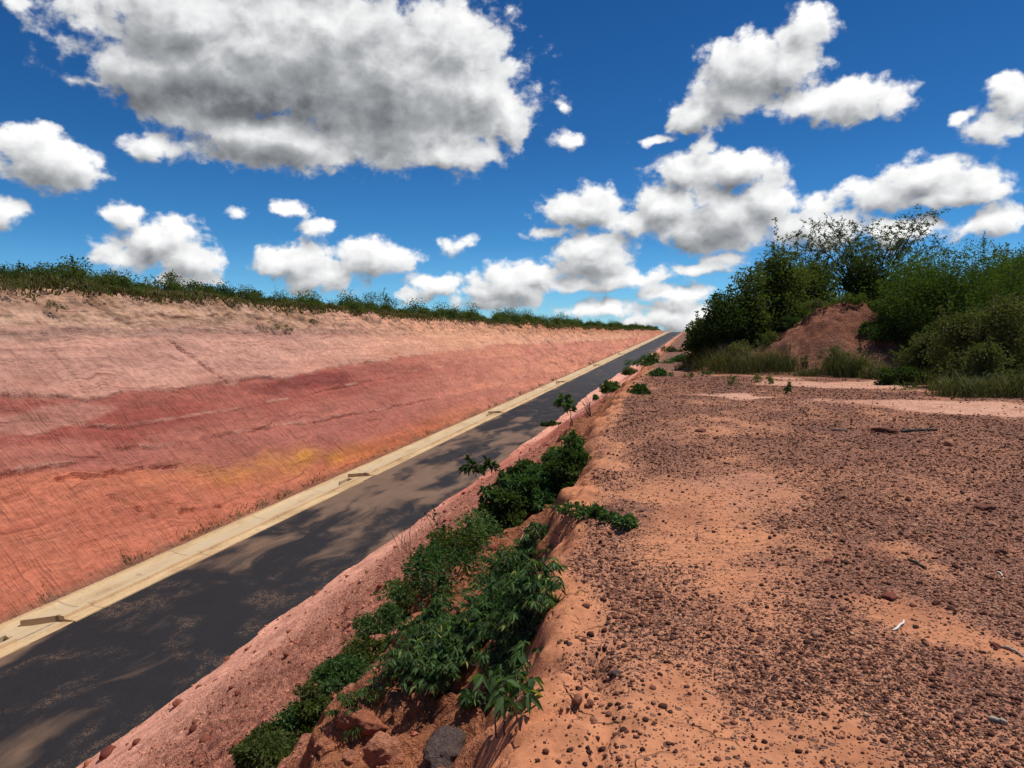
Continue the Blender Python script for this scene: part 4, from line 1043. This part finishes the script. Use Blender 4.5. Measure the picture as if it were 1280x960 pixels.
def gravel():
    r = np.random.default_rng(5)
    N = 410000
    s = 2.0*np.exp(r.random(N)**.85*math.log(32/2.0))
    ang = -YAW+R(-34)+r.random(N)*R(95)
    u = np.tan(ang)*s
    o = u-uedge(s)
    keep = (o > .02) & (u < 16)
    u, s = u[keep], s[keep]
    g = gravel_mask(u, s)
    keep = r.random(len(u)) < np.clip(g*1.15, .08, 1)
    u, s, g = u[keep], s[keep], g[keep]
    size = .0032*(1-r.random(len(u))*.985)**(-.42)
    size = np.minimum(size, .017)*np.interp(s, [2, 5, 12, 30], [.95, 1.15, 1.9, 3.0])
    z = ground_full(u, s)
    V_, F_, A_, off = [], [], [], 0
    lo = s >= 5.0
    for grp, sub, nv in ((~lo, 1, 10), (lo, 1, 10)):
        idx = np.where(grp)[0]
        if sub == 1 and grp is not lo: pass
        var = r.integers(0, nv, len(idx))
        for k in range(nv):
            ii = idx[var == k]
            if not len(ii): continue
            Vs, Fs = stone_shape(2 if grp is not lo and False else 1, r, rough=.35, facets=3)
            a = r.random(len(ii))*6.28; c, sn = np.cos(a), np.sin(a)
            W = np.empty((len(ii), len(Vs), 3))
            W[..., 0] = Vs[None, :, 0]*c[:, None]-Vs[None, :, 1]*sn[:, None]
            W[..., 1] = Vs[None, :, 0]*sn[:, None]+Vs[None, :, 1]*c[:, None]
            W[..., 2] = Vs[None, :, 2]
            W *= size[ii][:, None, None]
            W += np.stack([u[ii], s[ii], z[ii]+size[ii]*.22], -1)[:, None, :]
            V_.append(W.reshape(-1, 3)); F_.append((Fs[None]+(np.arange(len(ii))*len(Vs))[:, None, None]+off).reshape(-1, 3))
            A_.append(np.repeat(r.random(len(ii)), len(Vs))); off += len(ii)*len(Vs)
    ob = mesh_obj('gravel', np.concatenate(V_), np.concatenate(F_), IRON, None, {'rnd': np.concatenate(A_)}, True)
    tag(ob, 'dark brown gravel strewn over the orange bank', 'gravel', kind='stuff')
gravel()

def rocks():
    r = np.random.default_rng(9)
    named = [
     (1232, 636, .085, IRON, 'flat broad brown rock half sunk in the gravel at the right', (1.3, 1, .55)),
     (1240, 656, .05, IRON, 'grey brown stone just below the flat broad rock at the right', None),
     (1035, 703, .036, REDROCK, 'maroon stone alone near the middle of the gravel', None),
     (1112, 748, .048, REDROCK, 'largest maroon stone, beside the bare patch in the gravel', (1.35, 1, .7)),
     (978, 660, .034, IRON, 'round dark stone at the lower rim of the large bare patch', None),
     (1170, 756, .034, IRON, 'darkest stone of a touching pair in the gravel', None),
     (1187, 762, .032, IRON, 'browner stone of a touching pair in the gravel', None),
     (1141, 758, .028, IRON, 'dark stone between the maroon stone and the touching pair', None),
     (1245, 809, .027, REDROCK, 'maroon stone at the end of a twig near the right edge', None),
     (950, 802, .022, IRON, 'dark stone low in the middle of the gravel', None),
     (1252, 692, .04, IRON, 'black angular stone near the right edge', None),
     (783, 773, .033, IRON, 'dark knobbly stone near the bank edge, highest of its scatter', None),
     (800, 748, .026, IRON, 'dark stone at the upper end of the strip of dark nodules', None),
     (722, 875, .030, IRON, 'dark stone pressed against the crumbling orange rim', None),
     (770, 843, .026, GREYROCK, 'greenish grey stone among dark nodules by the bank edge', None),
     (712, 806, .020, GREYROCK, 'pale grey green pebble in the crack of the orange rim', None),
     (1105, 540, .16, IRON, 'low dark stone in front of the sand', (1.3, 1, .5)),
     (1186, 557, .10, IRON, 'pale brown cobble near the charred stick', None),
     (1050, 538, .09, GREYROCK, 'pale flat slab lying on the far gravel', (1.5, 1, .35)),
     (876, 540, .09, IRON, 'dark lump on the far gravel left of the pale slab', None),
    ]
    for i, (x, y, sz, m, lab, st) in enumerate(named):
        p = hit(x, y)
        rock('rock', p, sz, m, 700+i, lab, 'rock', sub=3, stretch=st)
    tal = [(135, 943, .17, 'red block lying on the smooth pink slope at the lower left', REDROCK), (222, 880, .12, 'small block on the rim of the road, above the red block', REDROCK), (110, 955, .10, 'pale chip at the road edge in the bottom left corner', EARTHROCK), (296, 868, .07, 'small dark clod on the smooth pink slope', REDROCK), (395, 742, .10, 'clod on the upper rim of the smooth pink slope', REDROCK), (285, 825, .10, 'clod at the edge of the road, middle of the pink slope', EARTHROCK)]
    for i, (x, y, sz, lab, m) in enumerate(tal):
        p = hit(x, y); rock('rock', p, sz, m, 740+i, lab, 'rock', sub=3)
    lumps = [(372, 925, .12, 'smooth orange boulder leaning by the dark creeper, lowest left', (1, .8, 1.5)), (350, 948, .10, 'round orange boulder in the bottom corner of the ledge', None), (455, 905, .17, 'large orange lump with a grassy foot', (1.3, .8, .9)), (480, 945, .14, 'orange lump at the bottom edge beside the grey rock', None), (440, 948, .08, 'pinkish orange lump at the bottom edge', None), (405, 935, .08, 'small orange lump between the two boulders', None)]
    for i, (x, y, sz, lab, st) in enumerate(lumps):
        p = hit(x, y); rock('boulder', p, sz, EARTHROCK, 760+i, lab, 'boulder', sub=4, stretch=st, sink=.3, facets=4)
    p = hit(560, 942); rock('boulder', p, .17, GREYROCK, 780, 'grey pebbly conglomerate rock at the bottom edge below the plants', 'boulder', sub=4, stretch=(1.3, 1, .7), sink=.3)
    p = hit(612, 700); rock('boulder', p, .10, REDROCK, 781, 'reddish brown knob of earth between the two strips of plants', 'boulder', sub=4, sink=.2)
    p = hit(615, 688); rock('boulder', p, .07, REDROCK, 782, 'brown rounded knob above the reddish knob', 'boulder', sub=4, sink=.1)
    # clods fallen on the rough part of the slope and along the road rim
    protos = []
    for k in range(8):
        o = rock('clod', (0, 0, -50), 1.0, EARTHROCK if k % 3 else REDROCK, 800+k, 'crumbly red clod of earth on the rough slope', 'clod', 'clods on the rough slope', sub=2)
        protos.append(o)
    n = 0; tries = 0
    while n < 170 and tries < 6000:
        tries += 1
        s = 6*math.exp(r.random()*math.log(9)); d = 2.6+r.random()**.8*7.5
        u = float(uedge(s))-d
        if u < -12.4+.02: continue
        x = gz(u, s)
        q = np.array([u, s, x])-CAM; zc = q@FW
        if zc < 1 or not (-.1 < .5+q@RT/zc*FPX/1280 < 1.1) or q@UP/zc*FPX < -500: continue
        if d > 7 and r.random() < .6: continue
        o = protos[n] if n < 8 else protos[int(r.integers(0, 8))].copy()
        if n >= 8: COL.objects.link(o)
        sz = (.022+.05*r.random()**2.5)*(1+s/30)
        o.location = (u, s, x); o.scale = (sz, sz, sz); o.rotation_euler = (0, 0, r.random()*6.28)
        n += 1
    # nodules on the bank
    protos = []
    for k in range(8):
        protos.append(rock('stone', (0, 0, -50), 1.0, IRON, 820+k, 'dark iron stone lying loose in the gravel', 'stone', 'dark stones scattered over the gravel bank', sub=2))
    n = 0
    strip_ = [(r.normal(770, 32), r.uniform(745, 955)) for _ in range(105)]+[(r.uniform(690, 760), r.uniform(880, 955)) for _ in range(10)]
    wide = [(r.uniform(800, 1279), 560+395*r.random()**1.1) for _ in range(190)]
    for j, (x, y) in enumerate(strip_+wide):
        d = ray(x, y); t = -1.6/d[2]; q = CAM+d*t
        if j >= len(strip_) and float(gravel_mask(q[0:1], q[1:2])[0]) < .35: continue
        if j < len(strip_) and q[0] < uedge(q[1])+.12: continue
        o = protos[n] if n < 8 else protos[int(r.integers(0, 8))].copy()
        if n >= 8: COL.objects.link(o)
        sz = (.011+.016*r.random()**2)*(q[1]/4)**.55
        o.location = (q[0], q[1], gz(q[0], q[1])); o.scale = (sz, sz, sz); o.rotation_euler = (0, 0, r.random()*6.28)
        if j < len(strip_): tag(o, 'dark nodule in the strip of stones beside the crumbling bank edge', 'stone', 'dark nodules along the bank edge')
        n += 1
rocks()
def rubble():
    r = np.random.default_rng(15)
    n = 60000
    s = 3.0*np.exp(r.random(n)*math.log(70/3.0)); d = .3+r.random(n)*10.5
    u = uedge(s)-d
    k = (u > -12.6) & (r.random(n) < np.clip(.10+.9*sstep(8.6, 5.0, d+1.6*fbm(u*.4, s*.15, 3, 14))*sstep(-.4, .35, fbm(u*1.3, s*.8, 4, 141))+.3*sstep(-11.6, -12.3, u), 0, 1)*np.where(d < 2.2, .25, 1))
    u, s = u[k], s[k]; n = len(u)
    z = ground_full(u, s)
    size = .007*(1-r.random(n)*.985)**(-.45)*np.interp(s, [3, 10, 30, 70], [.8, 1.1, 1.8, 2.6])
    V_, F_, A_, off = [], [], [], 0
    var = r.integers(0, 10, n)
    for q in range(10):
        ii = np.where(var == q)[0]
        Vs, Fs = stone_shape(1, r, rough=.35, facets=4)
        a = r.random(len(ii))*6.28; c, sn = np.cos(a), np.sin(a)
        W = np.stack([Vs[None, :, 0]*c[:, None]-Vs[None, :, 1]*sn[:, None], Vs[None, :, 0]*sn[:, None]+Vs[None, :, 1]*c[:, None], np.repeat(Vs[None, :, 2], len(ii), 0)], -1)*size[ii][:, None, None]
        W += np.stack([u[ii], s[ii], z[ii]+size[ii]*.2], -1)[:, None, :]
        V_.append(W.reshape(-1, 3)); F_.append((Fs[None]+(np.arange(len(ii))*len(Vs))[:, None, None]+off).reshape(-1, 3)); A_.append(np.repeat(r.random(len(ii)), len(Vs))); off += len(ii)*len(Vs)
    CR = stone_material('crumbled_earth', [(0, (.30, .10, .07)), (.4, (.46, .17, .11)), (.8, (.58, .25, .165)), (1, (.66, .34, .24))], .8, .01)
    tag(mesh_obj('rubble', np.concatenate(V_), np.concatenate(F_), CR, None, {'rnd': np.concatenate(A_)}, False), 'crumbs of red earth strewn down the slope beside the road', 'rubble', kind='stuff')
rubble()

# ------------------------------------------------------------------ sticks and chips
def sticks():
    r = np.random.default_rng(3)
    WHITE = bark_material('bleached_bone', (.62, .58, .52), (.78, .74, .68))
    WOOD = bark_material('weathered_wood', (.22, .17, .13), (.46, .38, .30))
    CHAR = bark_material('charred_wood', (.03, .025, .022), (.10, .07, .055))
    def stick(name, a, b, rad, mat, lab, cat, bow=(0, 0, 0), flat=1, k=6, n=7):
        pa, pb = hit(*a), hit(*b); c = (pa+pb)/2
        g = Geo(); pts = curve_pts(pa-c, pb-c, bow, n, r, rad*.25)
        pts[:, 2] += rad*.8
        rr = rad*np.concatenate([[.55], np.linspace(1, .75, n-2), [.4]])
        g.tube(pts, rr, k)
        V = np.concatenate(g.V); 
        o = g.build(name, mat, smooth=True); o.location = c
        return tag(o, lab, cat)
    stick('curved_chip', (1116, 789), (1130, 776), .007, WHITE, 'white curved sliver like a bone on the gravel', 'sliver', (.02, -.02, .02))
    stick('wood_chip', (1236, 900), (1260, 907), .012, WOOD, 'weathered chunk of wood at the lower right of the gravel', 'wood chip')
    stick('twig', (1252, 810), (1279, 822), .008, WOOD, 'crooked grey twig behind the maroon stone near the right edge', 'twig', (.02, .03, .01))
    stick('charred_stick', (1127, 541), (1172, 539), .035, CHAR, 'charred stick lying on the gravel in front of the sand', 'stick')
    stick('twig', (1262, 950), (1276, 958), .004, DRYT, 'pale twig in the bottom right corner', 'twig')
    stick('twig', (878, 862), (896, 872), .0035, DRYT, 'pale thin twig on the sandy ground at the bottom centre', 'twig')
    stick('twig', (1034, 660), (1040, 668), .008, WOOD, 'small grey twig right of the large bare patch', 'twig')
    stick('twig', (1246, 715), (1254, 724), .005, WHITE, 'thin white twig near the black angular stone', 'twig', (.02, .01, .01))
    stick('twig', (1135, 700), (1158, 712), .012, CHAR, 'dark twig beside the small bare patch on the right', 'twig')
    stick('fallen_branch', (757, 497), (784, 501), .03, DRYT, 'pale dead branch lying across the bank edge', 'branch')
    stick('dry_stick', (662, 655), (641, 705), .006, DRYT, 'pale dry stem leaning over the plants on the slope', 'stem', (0, 0, .12))
    stick('dry_stick', (668, 668), (655, 702), .005, DRYT, 'thinner dry stem beside the pale leaning stem', 'stem', (0, 0, .1))
    stick('dry_stick', (610, 655), (618, 686), .006, DRYT, 'curved grey stem arching out of the dark creeper', 'stem', (-.05, 0, .15))
    stick('dry_stick', (693, 718), (640, 765), .004, DRYT, 'long thin brown stem crossing the leafy plant', 'stem', (0, 0, .15))
sticks()

# ------------------------------------------------------------------ plants on the slope beside the camera
def leafy(name, loc, rx, ry, h, nspr, seed, label, mat=None, leaf=.075, wid=.030, nleaf=5, cat='plant', group=None, stem_len=None, lean=(0, 0), up=.6, rnd0=0.):
    """sprawling plant: thin stems carry fans of drooping pointed leaflets"""
    r = np.random.default_rng(seed); mat = mat or L_NEAR
    root = empty(name, loc, label, cat, group)
    fol = Geo(); st = Geo()
    nst = max(3, nspr//9)
    th = r.random(nst)*6.28; rr = np.sqrt(r.random(nst))
    tips = np.stack([rx*rr*np.cos(th)+lean[0]*rr, ry*rr*np.sin(th)+lean[1]*rr, h*(.35+.75*r.random(nst))*(1.1-.5*rr)], -1)
    for i in range(nst):
        b0 = np.array([r.normal()*.15*rx, r.normal()*.15*ry, -.08])
        gzt = ground_full(np.array([loc[0]+tips[i, 0]]), np.array([loc[1]+tips[i, 1]]))[0]-loc[2]
        tips[i, 2] += .8*min(gzt, .5)
        pts = curve_pts(b0, tips[i], (0, 0, h*.5), 9, r, .012)
        st.tube(pts, np.linspace(.0055, .002, 9), 4)
        per = max(2, nspr//nst)
        t = .25+.75*r.random(per)**.7
        P0 = np.stack([np.interp(t*8, np.arange(9), pts[:, j]) for j in range(3)], -1)
        d0 = unit(rand_dirs(per, r)*np.array([1, 1, .5])+np.array([0, 0, up]))
        ln = leaf*(.6+.9*r.random(per))
        P1 = P0+d0*ln[:, None]
        for a, b_ in zip(P0, P1): st.tube(np.stack([a, (a+b_)/2+np.array([0, 0, .006]), b_]), .0013, 3)
        base = rnd0+(.15+.7*r.random(per))*(1-rnd0)
        hz = unit(d0*np.array([1, 1, 0])+1e-6)
        for q in range(nleaf):
            an = (q-(nleaf-1)/2)*(2.3/nleaf)*2.0+r.normal(size=per)*.22
            ca, sa = np.cos(an)[:, None], np.sin(an)[:, None]
            D = np.concatenate([hz[:, :1]*ca-hz[:, 1:2]*sa, hz[:, :1]*sa+hz[:, 1:2]*ca, -.15-.5*r.random((per, 1))], -1)
            fol.leaves(P1, unit(D), leaf*(.75+.5*r.random(per)), wid*(.75+.5*r.random(per)), r, np.clip(base+.18*r.normal(size=per), 0, 1), detail=True, droop=.35, fold=.22)
    fol.build('leaves', mat, root); st.build('stems', BARK, root)
    return root
def at_hit(x, y, up=0.0):
    p = hit(x, y); return (p[0], p[1], p[2]+up)
def slope_plants():
    main = [(600, 790, .50, .55, .36, 420, 'largest leafy plant hanging in the hollow under the bank edge'),
            (560, 850, .36, .40, .32, 300, 'leafy plant low in the hollow, above the grey rock'),
            (640, 735, .44, .55, .34, 330, 'leafy plant at the head of the hollow, under the leaning stems'),
            (535, 800, .34, .40, .30, 250, 'leafy plant spilling over the orange fin of earth'),
            (650, 800, .26, .32, .24, 130, 'leafy plant tucked against the orange rim')]
    for i, (x, y, rx, ry, h, n, lab) in enumerate(main):
        leafy('leafy_plant', at_hit(x, y), rx, ry, h, n, 900+i, lab, leaf=.062, wid=.024)
    for i, (x, y, rx, ry, h, n, lab) in enumerate([(655, 765, .24, .34, .22, 130, 'leafy plant climbing the inner wall of the bank edge'), (628, 830, .26, .30, .24, 140, 'leafy plant in the shade under the orange rim'), (655, 700, .24, .30, .20, 100, 'leafy plant on the bank edge by the leaning stems'), (510, 840, .22, .26, .2, 90, 'leafy plant low on the orange fin')]):
        leafy('leafy_plant', at_hit(x, y), rx, ry, h, n, 905+i, lab, leaf=.055, wid=.021)
    leafy('sprig', at_hit(655, 850), .16, .18, .22, 22, 911, 'sparse sprig with drooping leaves on the orange ledge', leaf=.07, wid=.03)
    leafy('sprig', at_hit(620, 925), .14, .16, .2, 16, 912, 'sprig at the bottom edge beside the grey rock', leaf=.075, wid=.03)
    leafy('sprig', at_hit(585, 890), .14, .14, .16, 16, 913, 'small sprig just above the grey rock', leaf=.06, wid=.026)
    leafy('fern_tuft', at_hit(440, 895), .20, .20, .16, 60, 914, 'bright green feathery tuft between the orange lumps', L_YOUNG, leaf=.04, wid=.010, nleaf=7)
    leafy('fern_tuft', at_hit(470, 870), .16, .16, .14, 40, 915, 'small feathery tuft above the large orange lump', L_NEAR, leaf=.04, wid=.011, nleaf=7)
    leafy('fern_tuft', at_hit(665, 700), .2, .2, .12, 40, 916, 'olive feathery tuft on the rim by the leaning stems', L_OLIVE, leaf=.04, wid=.011, nleaf=7)
    # dark creeper in the crevice: one plant after another
    cr = [(335, 955, .30), (362, 925, .30), (392, 893, .32), (425, 860, .34), (455, 825, .36), (485, 790, .42), (512, 760, .45), (540, 728, .52), (570, 703, .55), (603, 678, .55)]
    where = ['cut by the bottom edge', 'beside the lowest boulder', 'left of the bright tuft', 'left of the orange fin, lower part', 'left of the orange fin, middle part', 'left of the orange fin, upper part', 'below the dry stalks', 'beside the top of the fin', 'left of the brown knobs', 'above the brown knobs']
    for i, (x, y, rx) in enumerate(cr):
        p = at_hit(x, y)
        rx *= 1.28
        shrub('creeper', (p[0], p[1], p[2]-.05), rx, rx*1.25, .22+.35*rx, int(4200+3600*rx), .052, .028, L_NEAR if i % 2 else L_DARK, 930+i, 'dark small leaved creeper '+where[i], 'creeper', 'dark creepers in the crevice of the slope', clumps=26, twigs=10, low=-.35, trunk=.010, parts=('leaves', 'stems'), droop=.3)
    upc = [(632, 655, .5, .34), (660, 634, .52, .36), (686, 616, .5, .36), (712, 604, .45, .34), (684, 592, .45, .34), (712, 580, .42, .3), (655, 606, .42, .26)]
    w2 = ['at the lower end of the upper thicket', 'in the middle of the upper thicket', 'at the right of the upper thicket', 'on the bank edge at the upper right of the thicket', 'at the upper left of the thicket', 'at the top tip of the thicket', 'beside the grey twigs of the thicket']
    for i, (x, y, rx, h) in enumerate(upc):
        p = at_hit(x, y); rx *= .92
        shrub('thicket_plant', (p[0], p[1], p[2]-.05), rx, rx*1.1, h+.15, 6500, .075, .036, L_NEAR if i % 3 else L_MID, 950+i, 'green leafy shrub '+w2[i], 'shrub', 'shrubs of the thicket on the slope', clumps=26, twigs=14, low=-.1, trunk=.012, parts=('leaves', 'stems'), droop=.3)
    # runner across the bank
    for i, (x, y, rx) in enumerate([(700, 640, .22), (722, 645, .2), (745, 648, .18), (768, 655, .16), (784, 660, .10)]):
        p = at_hit(x, y)
        shrub('runner', (p[0], p[1], p[2]), rx*1.3, rx, .08, 380, .055, .027, L_NEAR if i != 2 else L_MID, 960+i, ['leafy runner leaving the thicket, first plant', 'leafy runner on the bank, second plant from the thicket', 'leafy runner on the bank, midway', 'leafy runner on the bank, next to its tip', 'small tip of the leafy runner on the gravel'][i], 'runner', 'creeping runner plants on the bank', clumps=10, twigs=4, low=0, trunk=.006, parts=('leaves', 'stems'))
    # arching saplings
    def arch(name, base, tip, seed, label, bow, n=7, leaf=.14, wid=.05, mat=L_NEAR, per=16, brn=5):
        r = np.random.default_rng(seed)
        pb = hit(*base); dep = (pb-CAM)@FW
        tp = depth_pt(tip[0], tip[1], dep)
        root = empty(name, tuple(pb), label, 'sapling')
        st = Geo(); fol = Geo()
        pts = curve_pts(np.zeros(3), tp-pb, bow, 10, r, .02); st.tube(pts, np.linspace(.016, .005, 10), 5)
        for i in range(brn):
            k = 4+int(r.integers(0, 6)); a = pts[k]
            d = unit(r.normal(size=3)*np.array([1, 1, .45])+np.array([0, 0, .2])); L = np.linalg.norm(tp-pb)*(.22+.25*r.random())
            q = curve_pts(a, a+d*L, (0, 0, -.15*L), 7, r, .01); st.tube(q, np.linspace(.006, .0025, 7), 3)
            t = .2+.8*r.random(per); P = np.stack([np.interp(t*6, np.arange(7), q[:, j]) for j in range(3)], -1)
            D = unit(d+1.0*rand_dirs(per, r)+np.array([0, 0, -.35]))
            fol.leaves(P, D, leaf*(.6+.6*r.random(per)), wid*(.7+.5*r.random(per)), r, np.clip(r.random()*.5+.4*r.random(per), 0, 1), detail=True)
        fol.build('leaves', mat, root); st.build('stems', BARK, root)
    arch('sapling', (716, 533), (702, 497), 970, 'sapling leaning out over the road from the bank edge', (.1, 0, .1), brn=12, per=34, leaf=.14, wid=.055)
    arch('sapling', (640, 612), (590, 583), 971, 'sapling arching from the thicket over the road', (0, 0, .45), brn=8, per=20, leaf=.14, wid=.06, mat=L_MID)
    arch('sapling', (622, 655), (600, 612), 972, 'sapling with hanging leaves in front of the pink slope', (0, 0, .3), brn=7, per=16, leaf=.11, wid=.045)
    arch('sapling', (652, 630), (618, 600), 973, 'leafy sprig reaching left above the pink slope', (0, 0, .25), brn=7, per=20, leaf=.12, wid=.05)
    arch('sapling', (560, 690), (548, 640), 974, 'thin sapling with few leaves beside the dry stalks', (0, 0, .1), brn=4, per=7, leaf=.10, wid=.04, mat=L_MID)
    for i, (x, y, rx, h, n, lab) in enumerate([(766, 490, 1.1, 1.0, 5200, 'green bush on the bank edge beyond the sapling'), (790, 468, 1.6, .9, 5200, 'low green bush farther along the bank edge'), (745, 500, .5, .5, 900, 'small bush between the sapling and the green bush'), (690, 532, .8, .35, 1300, 'flat green plants on the slope below the sapling'), (815, 456, 1.4, .7, 2600, 'low bush near the far end of the bank edge'), (838, 440, .8, .6, 1000, 'small dark bush at the far end of the bank edge'), (855, 452, 1.0, .5, 1500, 'low bush spreading left of the thicket on the bank edge'), (868, 462, .7, .4, 900, 'low weedy bush in front of the thicket, by the bank edge'), (825, 470, .6, .3, 700, 'small weedy bush on the bank edge, before the thicket'), (800, 492, .4, .25, 500, 'small weed on the bank edge right of the green bush')]):
        p = at_hit(x, y)
        shrub('edge_bush', (p[0], p[1], p[2]-.05), rx, rx, h, n, .14, .065, L_MID if i % 2 else L_NEAR, 980+i, lab, 'bush', None, clumps=22, twigs=12, low=0, trunk=.018)
    # bare dead shrub, dry stalks
    r = np.random.default_rng(61)
    p = hit(738, 520); g = Geo()
    for k in range(9):
        g.tube(curve_pts(np.array([0, 0, -.05]), np.array([r.normal()*.45, r.normal()*.3, .35+.5*r.random()]), (r.normal()*.1, 0, .2), 6, r, .02), np.linspace(.014, .004, 6), 4)
    o = g.build('dead_shrub', BARK); o.location = p; tag(o, 'bare dead shrub beside the leaning sapling', 'shrub')
    for i, (x, y) in enumerate([(500, 690), (512, 684), (505, 672), (522, 678), (530, 665), (540, 655), (518, 700), (548, 668)]):
        p = hit(x, y); g = Geo()
        for k in range(int(r.integers(1, 4))):
            b0 = np.array([r.normal()*.05, r.normal()*.05, -.03])
            g.tube(curve_pts(b0, b0+np.array([-.1+r.normal()*.12, r.normal()*.1, .3+.3*r.random()]), (r.normal()*.03, 0, .05), 6, r, .01), np.linspace(.006, .009, 6), 4)
        o = g.build('dry_stalk', BARK); o.location = p
        tag(o, 'dry brown grass stalk standing on the pink slope', 'stalk', 'dry stalks above the creeper')
slope_plants()
